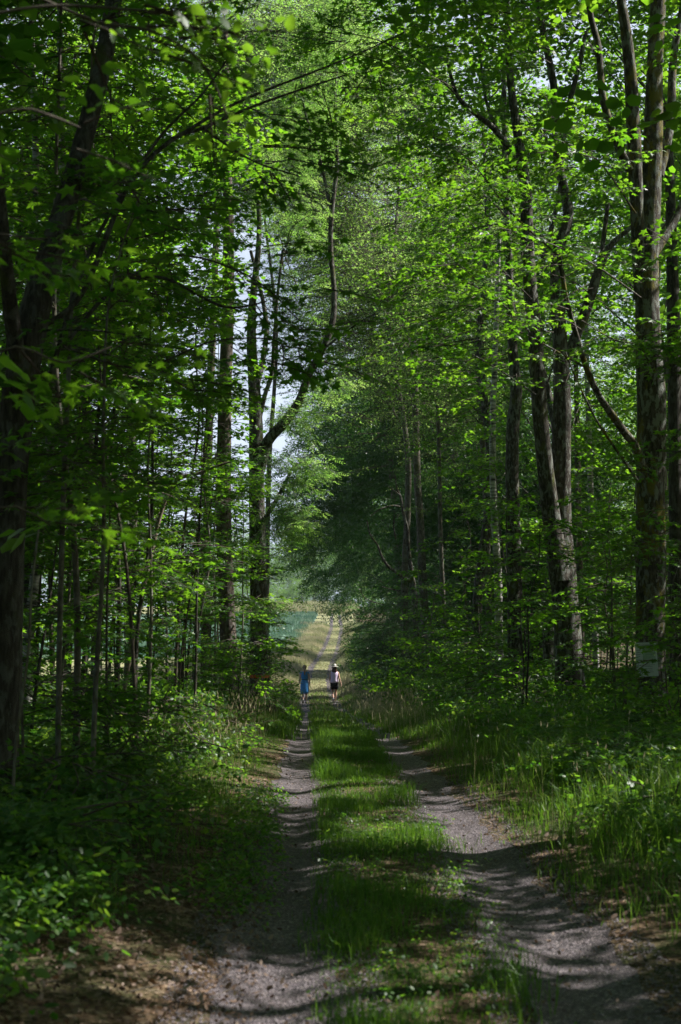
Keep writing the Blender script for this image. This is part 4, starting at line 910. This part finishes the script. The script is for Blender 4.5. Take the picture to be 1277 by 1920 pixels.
# right verge: long grass
d2 = lambda u, y: (.2 + .8 * cl(u, y, 1.5, 5)) * sstep(1.62, 1.95, u + .12 * wob(u, y * 1.7)) * (1 - sstep(2.9, 4.2, u))* sstep(7.5, 10.5, y + (u - 2))
x, y, u = scatter(52000, 1.55, 4.2, 7, 34, 1.25, d2)
h = (.10 + .30 * sstep(1.75, 2.7, u) * (.5 + cl(u, y, 1.2, 7))) * gg.uniform(.5, 1.3, len(x)); blades(A, x, y, h, gg.uniform(.005, .010, len(x)), gg, .55, np.clip(gg.normal(.4, .22, len(x)), 0, 1))
# left verge
d3 = lambda u, y: (.15 + .85 * cl(u, y, 1.4, 8)) * sstep(-.42, -.7, u + .1 * wob(u, y * 1.9)) * sstep(10, 13.5, y) * (1 - sstep(-2.0, -2.9, u) * .0) * sstep(-2.9, -2.2, u)
x, y, u = scatter(52000, -2.9, -.4, 9, 34, 1.1, d3)
h = (.06 + .24 * sstep(-.6, -1.4, u) * (.4 + cl(u, y, 1.3, 2))) * gg.uniform(.5, 1.3, len(x)); blades(A, x, y, h, gg.uniform(.004, .008, len(x)), gg, .5)
# whole road from 28 to 72 m: longer, half covering the tracks
d4 = lambda u, y: (1 - .97 * np.exp(-((u + .16) / (.20 + .1 * sstep(45, 60, y))) ** 2)) * (1 - .85 * np.exp(-((u - 1.37) / .24) ** 2)) * (.4 + .6 * cl(u, y, .8, 4))
x, y, u = scatter(80000, -2.4, 4.2, 27, 80, 1.0, d4)
h = (.09 + .16 * np.abs(u - .6).clip(0, 2) / 2 + .06 * sstep(35, 60, y)) * (1 - .65 * sstep(48, 60, y) * (np.exp(-((u + .16) / .5) ** 2) + np.exp(-((u - 1.37) / .5) ** 2))) * gg.uniform(.5, 1.3, len(x)); blades(A, x, y, h, gg.uniform(.010, .018, len(x)), gg, .4)
stuff('grass', A, [M['grass']])
A = Acc()                               # seeding grass stems and pale meadow grass
x, y, u = scatter(620, 1.8, 4.2, 11, 34, 1.0, lambda u, y: cl(u, y, 1.2, 5)); heads(A, x, y, gg.uniform(.35, .85, len(x)), gg, .045, 0)
x, y, u = scatter(500, -2.2, -.8, 15, 34, 1.0); heads(A, x, y, gg.uniform(.4, .75, len(x)), gg, .06, 0)
x, y, u = scatter(9000, -2.6, 4.2, 34, 82, 1.0, lambda u, y: np.clip(.15 + np.abs(u - .6) / 2, 0, 1) * cl(u, y, .7, 6) * (1 - np.exp(-((u + .16) / .45) ** 2)) * (1 - np.exp(-((u - 1.37) / .5) ** 2))); heads(A, x, y, gg.uniform(.25, .5, len(x)) * (1 + .5 * (np.abs(u - .6) > 1.3)), gg, .09, 0)
x, y, u = scatter(5000, 1.6, 4.0, 26, 60, 1.0, lambda u, y: cl(u, y, .8, 2)); blades(A, x, y, gg.uniform(.3, .7, len(x)), np.full(len(x), .010), gg, .4, gg.uniform(.3, 1, len(x)))
d5 = lambda u, y: (1 - .95 * np.exp(-((u + .16) / .25) ** 2)) * (1 - .8 * np.exp(-((u - 1.37) / .3) ** 2)) * (.45 + .55 * cl(u, y, .35, 4)) * (1 - .2 * ((u > -.1) & (u < 1.3)))
x, y, u = scatter(130000, lambda y: np.where(y < 121 + 3 * np.sin(y), -10.0, -3.9 + .5 * np.sin(y * .23) + .4 * np.sin(y * .61)), 6.5, 76, 215, 1.35, d5)
h = (.2 + .45 * np.clip(np.abs(u - .6) - .8, 0, 1)) * gg.uniform(.5, 1.25, len(x)); h[(u > -.1) & (u < 1.3)] *= .6
blades(A, x, y, h, gg.uniform(.018, .035, len(x)), gg, .3, np.clip(gg.normal(.25, .2, len(x)) + .55 * cl(x, y, .3, 8) * (u < 3), 0, 1))
x, y, u = scatter(26000, -34, 6, 301, 352, 1.0); blades(A, x, y, gg.uniform(.8, 2.2, len(x)), np.full(len(x), .14), gg, .25, np.clip(gg.normal(.45, .25, len(x)), 0, 1))
stuff('meadow_grass', A, [M['drygrass']])
A = Acc()
x, y, u = scatter(60000, -30, -3.0, 121, 300, 1.1); k = gg.random(len(x)) < .2 + .8 * (np.sin((u) * 2.6) > -.6); x, y = x[k], y[k]
blades(A, x, y, gg.uniform(.55, .8, len(x)), np.full(len(x), .06), gg, .15, np.clip(.1 + .7 * cl(x, y, .13, 3) + gg.normal(0, .15, len(x)), 0, 1))
stuff('crop_grass', A, [M['crop']])

def ground_plants(acc, x, y, g, hmin=.12, hmax=.45, kind='herb', sc=(.7, 1.3)):
    """small woodland herbs: a short stem with a whorl of leaves on top"""
    n = len(x); z = ground_z(x, y); h = g.uniform(hmin, hmax, n); k = 3
    p = np.repeat(np.stack([x, y, z + h], 1), k, 0) + g.normal(0, .05, (n * k, 3))
    yaw = g.uniform(0, 2 * PI, n * k)
    place(acc, kind, p, yaw, g.normal(.05, .2, n * k), g.normal(0, .2, n * k), np.repeat(g.uniform(sc[0], sc[1], n), k), g)
    for i in range(0, n, 3):
        v, f = stick((x[i], y[i], z[i] - .02), (x[i] + g.normal(0, .03), y[i] + g.normal(0, .03), z[i] + h[i]), .003, .002); acc.add(v, f, 1)
SP['herb'] = [make_spray('ovate', 7, .22, .14, .055, 800 + i, .35, twigs=False) for i in range(5)]
SP['herb3'] = [make_spray('maple', 5, .20, .12, .075, 820 + i, .3, twigs=False) for i in range(5)]
SP['herbfar'] = [make_spray('dia', 12, .5, .3, .085, 840 + i, .45, twigs=False) for i in range(5)]
A = Acc()
x, y, u = scatter(3300, lambda y: -.24 * y, -.75, 6.2, 20, 1.0, lambda u, y: np.clip(sstep(-1.05, -1.7, u + .15 * wob(u * 2, y * 2)) * .8 + .03 + sstep(11, 14.5, y) * .18, .0, 1) * (.25 + .75 * cl(u, y, 1.3, 2))); ground_plants(A, x, y, gg, .06, .38)
x, y, u = scatter(2200, lambda y: -.24 * y, -1.7, 9, 24, 1.0, lambda u, y: .2 + .8 * cl(u, y, 1.2, 4)); ground_plants(A, x, y, gg, .12, .5, 'herb3')
x, y, u = scatter(4600, lambda y: -.24 * y, -2.0, 20, 55, 1.0); ground_plants(A, x, y, gg, .15, .7, 'herbfar')
x, y, u = scatter(1500, 2.3, lambda y: .28 * y, 8, 20, 1.0, lambda u, y: (.1 + .9 * cl(u, y, 1.2, 4)) * sstep(2.2, 3.4, u)); ground_plants(A, x, y, gg, .06, .3)
x, y, u = scatter(2400, 2.9, lambda y: .28 * y, 14, 28, 1.0); ground_plants(A, x, y, gg, .1, .42, 'herb3')
x, y, u = scatter(2600, 3.0, lambda y: .28 * y, 22, 36, 1.0); ground_plants(A, x, y, gg, .1, .5, 'herbfar')
x, y, u = scatter(4600, 3.0, lambda y: .28 * y, 33, 62, 1.0); ground_plants(A, x, y, gg, .2, 1.0, 'herbfar')
x, y, u = scatter(2600, 3.2, 9, 60, 130, 1.0); ground_plants(A, x, y, gg, .3, 1.4, 'herbfar', (1.2, 2))
x, y, u = scatter(260, .1, 1.15, 6.3, 14, 1.0); ground_plants(A, x, y, gg, .02, .07, 'herb', (.35, .6))
x, y, u = scatter(240, -.75, -.35, 9, 16, 1.0); ground_plants(A, x, y, gg, .03, .14, 'herb', (.5, .9))
stuff('undergrowth', A, [M['herb'], M['twig']])

# dead leaves and small stones
A = Acc()
SP['dead'] = [make_spray('ovate', 1, .02, .01, .05, 900 + i, .5, twigs=False) for i in range(8)]
x, y, u = scatter(24000, -3.4, -.25, 5.6, 16, 1.4, lambda u, y: sstep(-.12, -.5, u) * (1 - .8 * sstep(10, 14, y)) + .05)
place(A, 'dead', np.stack([x, y, ground_z(x, y) + .016], 1), gg.uniform(0, 6.28, len(x)), gg.normal(0, .25, len(x)), gg.normal(0, .3, len(x)), gg.uniform(.35, .85, len(x)), gg)
x, y, u = scatter(5000, 1.6, 4.5, 5.6, 14, 1.3, lambda u, y: sstep(1.6, 2.0, u) * (1 - .7 * sstep(9, 13, y)) + .02)
place(A, 'dead', np.stack([x, y, ground_z(x, y) + .016], 1), gg.uniform(0, 6.28, len(x)), gg.normal(0, .25, len(x)), gg.normal(0, .3, len(x)), gg.uniform(.45, 1.1, len(x)), gg)
x, y, u = scatter(3000, -.6, 2.0, 5.6, 22, 1.3)
place(A, 'dead', np.stack([x, y, ground_z(x, y) + .014], 1), gg.uniform(0, 6.28, len(x)), gg.normal(0, .2, len(x)), gg.normal(0, .2, len(x)), gg.uniform(.35, .8, len(x)), gg)
for i in range(170):                     # fallen twigs
    X_, Y_ = (gg.uniform(-3, -.5), gg.uniform(6, 14)) if i < 120 else (gg.uniform(1.7, 3.4), gg.uniform(6, 13)); a = gg.uniform(0, PI); L = gg.uniform(.08, .4); z = float(ground_z(X_, Y_))
    v, f = stick((X_, Y_, z + .015), (X_ + math.cos(a) * L, Y_ + math.sin(a) * L, z + gg.uniform(.01, .05)), .004, .002, 4); A.add(v, f, 1)
stuff('leaf_litter', A, [M['deadleaf'], M['twig']])
A = Acc()
def pebbles(acc, x, y, s, g):
    n = len(x); o = np.array([(1, 0, 0), (-1, 0, 0), (0, 1, 0), (0, -1, 0), (0, 0, .65), (0, 0, -.65)], float)
    f = np.array([(0, 2, 4), (2, 1, 4), (1, 3, 4), (3, 0, 4), (2, 0, 5), (1, 2, 5), (3, 1, 5), (0, 3, 5)])
    v = o[None] * s[:, None, None] * g.uniform(.6, 1.25, (n, 6, 1)); a = g.uniform(0, 6.28, n); c_, s_ = np.cos(a)[:, None], np.sin(a)[:, None]
    v = np.stack([v[..., 0] * c_ - v[..., 1] * s_, v[..., 0] * s_ + v[..., 1] * c_, v[..., 2]], -1) + np.stack([x, y, ground_z(x, y) + .006 + s * .2], 1)[:, None, :]
    acc.add(v, f[None] + (np.arange(n) * 6)[:, None, None], 0)
for c0 in (-.16, 1.37):
    x, y, u = scatter(24000, c0 - .55, c0 + .55, 5.6, 18, 1.5); pebbles(A, x, y, gg.uniform(.003, .0095, len(x)) * np.where(gg.random(len(x)) < .05, 2.1, 1), gg)
stuff('gravel_stones', A, [M['stone']])

# ------------------------------------------------------------------ things on the ground and on the trees
def lathe_rings(acc, rings, n=14, m=0, cap=True, wave=None):
    """rings: (centre x, y, z, rx, ry)"""
    an = np.arange(n) * 2 * PI / n; V = []
    for i, (x, y, z, rx, ry) in enumerate(rings):
        w = 1 if wave is None else 1 + wave[i] * np.sin(an * 5 + i * .3)
        V.append(np.stack([x + np.cos(an) * rx * w, y + np.sin(an) * ry * w, np.full(n, z)], 1))
    V = np.concatenate(V); k = len(rings)
    i = np.arange(k - 1)[:, None] * n; j = np.arange(n)[None]; jn = (j + 1) % n
    f = [np.stack([i + j, i + jn, i + n + jn], -1).reshape(-1, 3), np.stack([i + j, i + n + jn, i + n + j], -1).reshape(-1, 3)]
    if cap:
        V = np.vstack([V, [rings[0][:3]], [rings[-1][:3]]]); a = k * n; j = np.arange(n); jn = (j + 1) % n
        f += [np.stack([jn, j, np.full(n, a)], 1), np.stack([(k - 1) * n + j, (k - 1) * n + jn, np.full(n, a + 1)], 1)]
    acc.add(V, np.concatenate(f), m)

# paper notice on the big trunk
nc = P(1205, 1236, 24.6); nc[1] = 24.6 - .30
M['paper'] = flat_mat('weathered_paper', (.42, .47, .48), .35, .06, 5, .5)
M['mapgreen'] = flat_mat('printed_pale_green', (.22, .30, .24), .4, .3, 9, .5)
M['ink'] = flat_mat('grey_ink', (.10, .12, .13), .5, .2, 9)
def slab(acc, c, sx, sy, sz, m=0):
    v = np.array([(i, j, k) for i in (-.5, .5) for j in (-.5, .5) for k in (-.5, .5)]) * [sx, sy, sz] + c
    f = np.array([(0, 1, 3), (0, 3, 2), (4, 6, 7), (4, 7, 5), (0, 4, 5), (0, 5, 1), (2, 3, 7), (2, 7, 6), (0, 2, 6), (0, 6, 4), (1, 5, 7), (1, 7, 3)]); acc.add(v, f, m)
sign = thing('notice_board', 'pale weathered paper notice with a faint printed map pinned to the big mossy trunk', 'sign', nc)
a = Acc(); slab(a, (0, 0, 0), .37, .008, .58); link('paper_sheet', a.build('paper_sheet', [M['paper']]), sign)
a = Acc(); slab(a, (.045, -.006, .085), .22, .003, .30); link('printed_map', a.build('printed_map', [M['mapgreen']]), sign)
a = Acc(); gt = np.random.default_rng(4)
for k in range(4): slab(a, (-.135 + .0, -.006, .16 - k * .035), .07 + gt.uniform(-.02, .01), .003, .006)
slab(a, (.0, -.006, -.095), .26, .003, .007); slab(a, (-.01, -.006, -.12), .2, .003, .006)
for k in range(3): slab(a, (-.02 + gt.uniform(-.01, .01), -.006, -.155 - k * .03), .24 + gt.uniform(-.05, .03), .003, .005)
for k in range(6): slab(a, (.045 + gt.uniform(-.07, .07), -.0085, .085 + gt.uniform(-.12, .12)), gt.uniform(.03, .1), .002, .004)
link('printed_lines', a.build('printed_lines', [M['ink']]), sign); sign.rotation_euler = (0, R(-3), 0)

# broken log, dead branch, boulder, stones
def log(name, label, cat, a, b, r, matn, seed, splinter=0):
    g = np.random.default_rng(seed); a = np.array(a, float); b = np.array(b, float)
    a[2] = float(ground_z(a[0], a[1])) + r * .6 + a[2]; b[2] = float(ground_z(b[0], b[1])) + r * .6 + b[2]
    A = Acc(); pts = [a + (b - a) * t + g.normal(0, r * .12, 3) for t in np.linspace(0, 1, 6)]
    tube(A, pts, [r * .25, r * .8, r, r * 1.05, r * 1.0, r * .9], 10, 0, .12, g)
    n = 10; last = A.v[-1][-n:]; c = last.mean(0); A.add(np.vstack([last, c]), [(i, (i + 1) % n, n) for i in range(n)], 1)
    for k in range(splinter):
        s = a + (b - a) * g.uniform(.0, .5) + g.normal(0, r * .4, 3); e = s + (a - b) / np.linalg.norm(b - a) * g.uniform(.2, .5) + [0, 0, g.uniform(-.02, .15)]
        v, f = stick(s, e, r * .25, .004, 4); A.add(v, f, 0)
    base = (a + b) / 2; base[2] = float(ground_z(base[0], base[1])); A.v = [v - base.astype(np.float32) for v in A.v]
    o = link(name, A.build(name, [M[matn], M['cutwood']], (0,)), None, base); return tag(o, label, cat)
M['cutwood'] = flat_mat('rotten_orange_wood', (.30, .13, .05), .8, .4, 30)
q = P(1030, 1398, 23)
log('broken_log', 'broken grey log with an orange rotten end in the grass below the twin-stemmed maple', 'log', (q[0] - .35, 22.6, .02), (q[0] + .32, 23, .16), .10, 'deadwood', 5, 7)
q = P(1040, 1375, 26)
log('fallen_branch', 'dark fallen branch lying behind the broken grey log', 'branch', (q[0] - .8, 26, .0), (q[0] + .5, 26.4, .2), .06, 'barkdark', 6, 3)
q = P(785, 1308, 50)
log('fallen_log', 'pale grey fallen log at the foot of the pale grey trunk', 'log', (q[0] - .9, 50, .0), (q[0] + .6, 50.3, .1), .13, 'deadwood', 7, 4)
def boulder(name, label, cat, c, r, matn, seed):
    import bmesh
    bm = bmesh.new(); bmesh.ops.create_icosphere(bm, subdivisions=4, radius=1); g = np.random.default_rng(seed); ph = g.uniform(0, 6, 6)
    for v in bm.verts:
        p = v.co; k = 1 + .16 * math.sin(p.x * 2.6 + ph[0]) * math.sin(p.y * 2.2 + ph[1]) + .10 * math.sin(p.z * 4 + ph[2] + p.x * 3) + .03 * math.sin(p.x * 11 + ph[3]) * math.sin(p.y * 13 + ph[4]) + .02 * math.sin(p.z * 19 + p.y * 9)
        v.co = Vector((p.x * k * r[0], p.y * k * r[1], p.z * k * r[2]))
    me = bpy.data.meshes.new(name); bm.to_mesh(me); bm.free(); me.materials.append(M[matn])
    for f in me.polygons: f.use_smooth = True
    return tag(link(name, me, None, c), label, cat)
q = P(345, 1360, 26); boulder('mossy_boulder', 'low boulder cushioned in yellow-green moss among the hazel bushes', 'boulder', (q[0], 26, float(ground_z(q[0], 26)) + .22), (.5, .4, .34), 'moss', 3)
q = P(760, 1310, 47); boulder('boulder', 'small pale grey boulder on the verge below the crooked tree', 'boulder', (q[0], 47, float(ground_z(q[0], 47)) + .1), (.32, .25, .2), 'stone', 4)
def deadstick(label, pl, w):
    A = Acc(); pts = [P(*p) for p in pl]; rad = [x_ * p[2] / FPX / 2 for x_, p in zip(w, pl)]
    pts[0][2] = float(ground_z(pts[0][0], pts[0][1])) - .03
    tube(A, pts, rad, 6, 0, .1, np.random.default_rng(2)); b = pts[0].copy(); A.v = [v - b.astype(np.float32) for v in A.v]
    return tag(link('dead_branch', A.build('dead_branch', [M['deadwood']], (0,)), None, b), label, 'branch')
deadstick('long bare bleached branch leaning up through the bushes towards the straight pine', [(215, 1380, 22), (270, 1100, 22), (318, 920, 22), (380, 885, 21.5), (430, 866, 21)], [9, 9, 8, 6, 3])
deadstick('thin leaning dead pole standing between the two birches and the boulder', [(150, 1440, 24), (165, 1150, 24), (172, 1000, 24), (178, 880, 24)], [8, 7, 6, 3])

# ------------------------------------------------------------------ the two walkers
def skin_body(name, verts, edges, radii, m):
    me = bpy.data.meshes.new(name + '_cage'); me.from_pydata(verts, edges, []); o = bpy.data.objects.new(name + '_cage', me); C.objects.link(o)
    md = o.modifiers.new('s', 'SKIN'); sk = me.skin_vertices[0].data
    for i, r_ in enumerate(radii): sk[i].radius = (r_, r_) if not isinstance(r_, tuple) else r_
    sk[0].use_root = True; md.use_smooth_shade = True
    s = o.modifiers.new('u', 'SUBSURF'); s.levels = 2; s.render_levels = 2
    dg = bpy.context.evaluated_depsgraph_get(); out = bpy.data.meshes.new_from_object(o.evaluated_get(dg)); out.name = name
    bpy.data.objects.remove(o); out.materials.clear(); out.materials.append(m)
    for f in out.polygons: f.use_smooth = True
    return out
M['skin'] = flat_mat('skin', (.55, .33, .25), .55, .08, 20, .3)
M['hairgrey'] = flat_mat('ash_blond_hair', (.26, .19, .13), .6, .3, 60)
M['hairbrown'] = flat_mat('dark_brown_hair', (.07, .03, .02), .5, .3, 60)
def dress_mat():
    m, n, l, b, out = mat('blue_patterned_cotton'); v = mapping(n, l, (1, 1, 1))
    vo = n.new('ShaderNodeTexVoronoi'); vo.inputs['Scale'].default_value = 26; l.new(v, vo.inputs['Vector'])
    r = ramp(n, [(.0, (.55, .75, .85)), (.16, (.25, .55, .8)), (.3, (.04, .24, .62)), (1, (.04, .22, .58))]); l.new(vo.outputs['Distance'], r.inputs[0]); l.new(r.outputs[0], b.inputs['Base Color']); b.inputs['Roughness'].default_value = .8
    return m
M['dress'] = dress_mat()
M['blouse'] = flat_mat('lilac_blouse', (.74, .60, .82), .8, .08, 12)
M['black'] = flat_mat('black_cotton', (.015, .014, .018), .8, .2, 20)
M['navy'] = flat_mat('navy_belt', (.02, .03, .08), .6, .2, 20)
M['shoe'] = flat_mat('dark_shoe', (.03, .032, .045), .6, .3, 20)
M['sole'] = flat_mat('pale_sole', (.55, .55, .58), .7, .2, 20)
M['straw'] = flat_mat('white_straw', (.68, .64, .58), .7, .12, 60)

def person(label, loc, pose, s=1.0):
    """walks away along +Y. pose: joints of both legs and arms"""
    root = thing('person', label, 'person', loc)
    V = [(0, 0, .95), (0, 0, 1.08), (0, .0, 1.22), (0, 0, 1.37), (0, -.005, 1.46), (0, .01, 1.53), (0, .02, 1.60), (0, .02, 1.67)]
    Rd = [(.15, .11), (.125, .095), (.145, .10), (.15, .09), (.06, .055), (.052, .05), (.075, .088), (.06, .07)]
    E = [(0, 1), (1, 2), (2, 3), (3, 4), (4, 5), (5, 6), (6, 7)]
    def chain(start, pts, rad):
        k = start
        for p, r_ in zip(pts, rad): V.append(p); Rd.append(r_); E.append((k, len(V) - 1)); k = len(V) - 1
        return k
    for leg in pose['legs']: chain(0, leg, [.088, .055, .058, .036, .035, .03][:len(leg)])
    for arm in pose['arms']:
        k = chain(3, arm, [.052, .042, .034, .024, .028])
        h = np.array(arm[-1]); dn = h - np.array(arm[-2]); dn /= np.linalg.norm(dn)
        for q in range(5):                # four fingers and a thumb, slightly curled
            o = np.array([0, (q - 1.5) * .017, 0]) if q < 4 else np.array([0, .035, .03]); L = [.06, .068, .064, .05, .04][q]
            p1 = h + o + dn * .035; p2 = p1 + dn * L * .55 + [0, .004, 0]; p3 = p2 + dn * L * .45 + [0, .012, 0]
            chain(k, [tuple(p1), tuple(p2), tuple(p3)], [.0095, .0085, .007])
    # ears and nose live on the head
    link('body', skin_body('body', V, E, Rd, M['skin']), root)
    return root
def shoe(root, toe, heel, lift=0.0, sole=False):
    A = Acc(); t = np.array(toe, float); h = np.array(heel, float); d = t - h; L = np.linalg.norm(d); d /= L; sd = np.cross(d, [0, 0, 1.]); sd = sd / (np.linalg.norm(sd) + 1e-9) if np.linalg.norm(sd) > .2 else np.array([1., 0, 0]); up = np.cross(sd, d)
    prof_ = [(-.03, .020, .03), (.0, .036, .075), (.06, .038, .08), (.13, .044, .055), (.19, .046, .04), (.235, .034, .03), (.255, .010, .015)]
    V = []; n = 10
    for (a_, w_, hh) in prof_:
        an = np.arange(n) * 2 * PI / n
        V.append(h + d * a_ + sd * (np.cos(an) * w_)[:, None] + up * (hh * .5 + np.sin(an) * hh * .5)[:, None])
    V = np.concatenate(V); k = len(prof_); f = []
    for i in range(k - 1):
        for j in range(n):
            jn = (j + 1) % n; f += [(i * n + j, i * n + jn, (i + 1) * n + jn), (i * n + j, (i + 1) * n + jn, (i + 1) * n + j)]
    f += [(0, j + 1, j) for j in range(1, n - 1)] + [((k - 1) * n, (k - 1) * n + j, (k - 1) * n + j + 1) for j in range(1, n - 1)]
    A.add(V, f); o = link('shoe', A.build('shoe', [M['shoe']], (0,)), root)
    A = Acc(); V2 = []
    for (a_, w_, hh) in prof_: V2 += [h + d * a_ - sd * w_ * 1.05 - up * .004, h + d * a_ + sd * w_ * 1.05 - up * .004, h + d * a_ - sd * w_ * 1.05 - up * .022, h + d * a_ + sd * w_ * 1.05 - up * .022]
    f = []
    for i in range(k - 1):
        b_ = i * 4
        f += [(b_, b_ + 1, b_ + 5), (b_, b_ + 5, b_ + 4), (b_ + 2, b_ + 7, b_ + 3), (b_ + 2, b_ + 6, b_ + 7), (b_, b_ + 4, b_ + 6), (b_, b_ + 6, b_ + 2), (b_ + 1, b_ + 3, b_ + 7), (b_ + 1, b_ + 7, b_ + 5)]
    f += [(0, 2, 3), (0, 3, 1), (k * 4 - 4, k * 4 - 3, k * 4 - 1), (k * 4 - 4, k * 4 - 1, k * 4 - 2)]
    A.add(np.array(V2), f); link('sole', A.build('sole', [M['sole']]), o)

# woman in blue dress (right foot planted forward, left heel lifting)
pA = P(571, 1319, 72); zA = float(ground_z(pA[0], 72)) + .022
w1 = person('grey-blond woman in a blue patterned calf-length dress walking away on the narrower track', (pA[0], 72, zA),
    dict(legs=[[(-.075, .0, .90), (-.085, .05, .50), (-.08, -.13, .40), (-.06, -.22, .12)], [(.075, .0, .90), (.07, .08, .50), (.075, .07, .38), (.06, .06, .09)]],
         arms=[[(-.17, 0, 1.38), (-.215, -.02, 1.12), (-.23, .03, .95), (-.25, .08, .87), (-.25, .095, .83)], [(.17, 0, 1.38), (.215, -.04, 1.12), (.235, -.05, .92), (.25, -.06, .80), (.25, -.06, .76)]]))
A = Acc(); lathe_rings(A, [(0, -.05, .44, .175, .15), (0, -.04, .55, .20, .165), (0, -.02, .75, .20, .155), (0, -.01, .90, .195, .145), (0, 0, 1.0, .165, .125), (0, 0, 1.08, .140, .115), (0, 0, 1.2, .165, .125), (0, 0, 1.33, .175, .122), (0, 0, 1.40, .165, .105), (0, -.005, 1.435, .13, .085)], 20, wave=[.05, .045, .03, .015, 0, 0, 0, 0, 0, 0])
dr = link('dress', A.build('dress', [M['dress']], (0,)), w1)
A = Acc(); lathe_rings(A, [(0, 0, 1.065, .147, .122), (0, 0, 1.095, .147, .122)], 20); link('belt', A.build('belt', [M['navy']], (0,)), dr)
for s_ in (-1, 1):
    A = Acc(); tube(A, [(s_ * .12, 0, 1.405), (s_ * .165, 0, 1.385), (s_ * .195, -.005, 1.33)], [.042, .056, .054], 10); link('sleeve', A.build('sleeve', [M['dress']], (0,)), dr)
A = Acc(); lathe_rings(A, [(0, -.005, 1.545, .05, .055), (0, .0, 1.58, .082, .09), (0, .01, 1.64, .094, .108), (0, .015, 1.70, .085, .10), (0, .02, 1.74, .05, .06), (0, .02, 1.755, .01, .01)], 14)
hr = link('hair', A.build('hair', [M['hairgrey']], (0,)), w1)
A = Acc(); tube(A, [(0, -.08, 1.60), (0, -.125, 1.55), (.0, -.125, 1.45), (0, -.12, 1.36), (0, -.118, 1.28)], [.03, .042, .045, .04, .015], 10, 0, .05, np.random.default_rng(1)); link('ponytail', A.build('ponytail', [M['hairgrey']], (0,)), hr)
shoe(w1, (.06, .25, 0), (.06, .0, .0)); shoe(w1, (-.07, -.13, .0), (-.07, -.27, .16))

# woman in straw hat (left foot kicked back, right arm swung out)
pB = P(627, 1319, 72); zB = float(ground_z(pB[0], 72)) + .022
w2 = person('woman in a pale straw hat, lilac sleeveless blouse and black shorts striding away', (pB[0], 72, zB),
    dict(legs=[[(-.075, .0, .90), (-.085, .05, .50), (-.08, -.14, .41), (-.05, -.27, .16)], [(.075, .0, .90), (.06, .08, .50), (.06, .07, .38), (.03, .06, .09)]],
         arms=[[(-.17, 0, 1.38), (-.205, .03, 1.13), (-.19, .12, .97), (-.17, .2, .90), (-.17, .22, .87)], [(.17, 0, 1.38), (.225, -.06, 1.13), (.285, -.09, .94), (.315, -.09, .85), (.32, -.09, .81)]]))
A = Acc(); lathe_rings(A, [(0, -.01, .93, .185, .15), (0, -.01, 1.0, .185, .148), (0, 0, 1.12, .165, .13), (0, 0, 1.25, .18, .13), (0, 0, 1.36, .19, .118), (0, 0, 1.41, .17, .10), (0, -.005, 1.44, .12, .075)], 20, wave=[.04, .03, .02, .01, 0, 0, 0])
link('blouse', A.build('blouse', [M['blouse']], (0,)), w2)
A = Acc(); lathe_rings(A, [(0, .0, .80, .185, .14), (0, 0, .90, .188, .142), (0, 0, .97, .17, .13)], 18)
lathe_rings(A, [(-.092, .02, .62, .088, .10), (-.092, .01, .74, .098, .11), (-.09, 0, .86, .098, .115)], 12); lathe_rings(A, [(.092, .03, .62, .088, .10), (.092, .01, .74, .098, .11), (.09, 0, .86, .098, .115)], 12)
link('shorts', A.build('shorts', [M['black']], (0,)), w2)
A = Acc(); lathe_rings(A, [(0, -.05, 1.40, .11, .06), (0, -.04, 1.46, .13, .08), (0, -.015, 1.55, .115, .10), (0, .0, 1.64, .105, .108), (0, .01, 1.70, .09, .10)], 16, wave=[.1, .06, .03, 0, 0])
link('hair', A.build('hair', [M['hairbrown']], (0,)), w2)
A = Acc(); lathe_rings(A, [(0, .01, 1.655, .185, .19), (0, .01, 1.665, .187, .192), (0, .01, 1.672, .12, .125), (0, .01, 1.68, .10, .11), (0, .01, 1.74, .092, .102), (0, .01, 1.775, .075, .085), (0, .01, 1.785, .04, .045)], 22)
ht = link('straw_hat', A.build('straw_hat', [M['straw']], (0,)), w2)
A = Acc(); lathe_rings(A, [(0, .01, 1.677, .106, .116), (0, .01, 1.712, .101, .111)], 22); link('hat_band', A.build('hat_band', [M['black']], (0,)), ht)
shoe(w2, (.03, .25, 0), (.03, .0, .0)); shoe(w2, (-.05, -.18, .02), (-.05, -.32, .21))

# ------------------------------------------------------------------ the air
import bmesh
bm = bmesh.new(); bmesh.ops.create_cube(bm, size=1)
for v in bm.verts: v.co = Vector((v.co.x * 1460, v.co.y * 1000 + 480, v.co.z * 64 + 28))
me = bpy.data.meshes.new('haze'); bm.to_mesh(me); bm.free()
hm = bpy.data.materials.new('summer_haze'); hm.use_nodes = True; hm.node_tree.nodes.clear()
ho = hm.node_tree.nodes.new('ShaderNodeOutputMaterial'); pv = hm.node_tree.nodes.new('ShaderNodeVolumePrincipled')
pv.inputs['Color'].default_value = (.80, .88, 1.0, 1); pv.inputs['Density'].default_value = .0002; pv.inputs['Anisotropy'].default_value = .3
hm.node_tree.links.new(pv.outputs[0], ho.inputs['Volume']); me.materials.append(hm)
hz_ = link('haze', me); tag(hz_, kind='stuff')

for w_ in (w1, w2): w_.scale = (1.09, 1.09, 1.09)
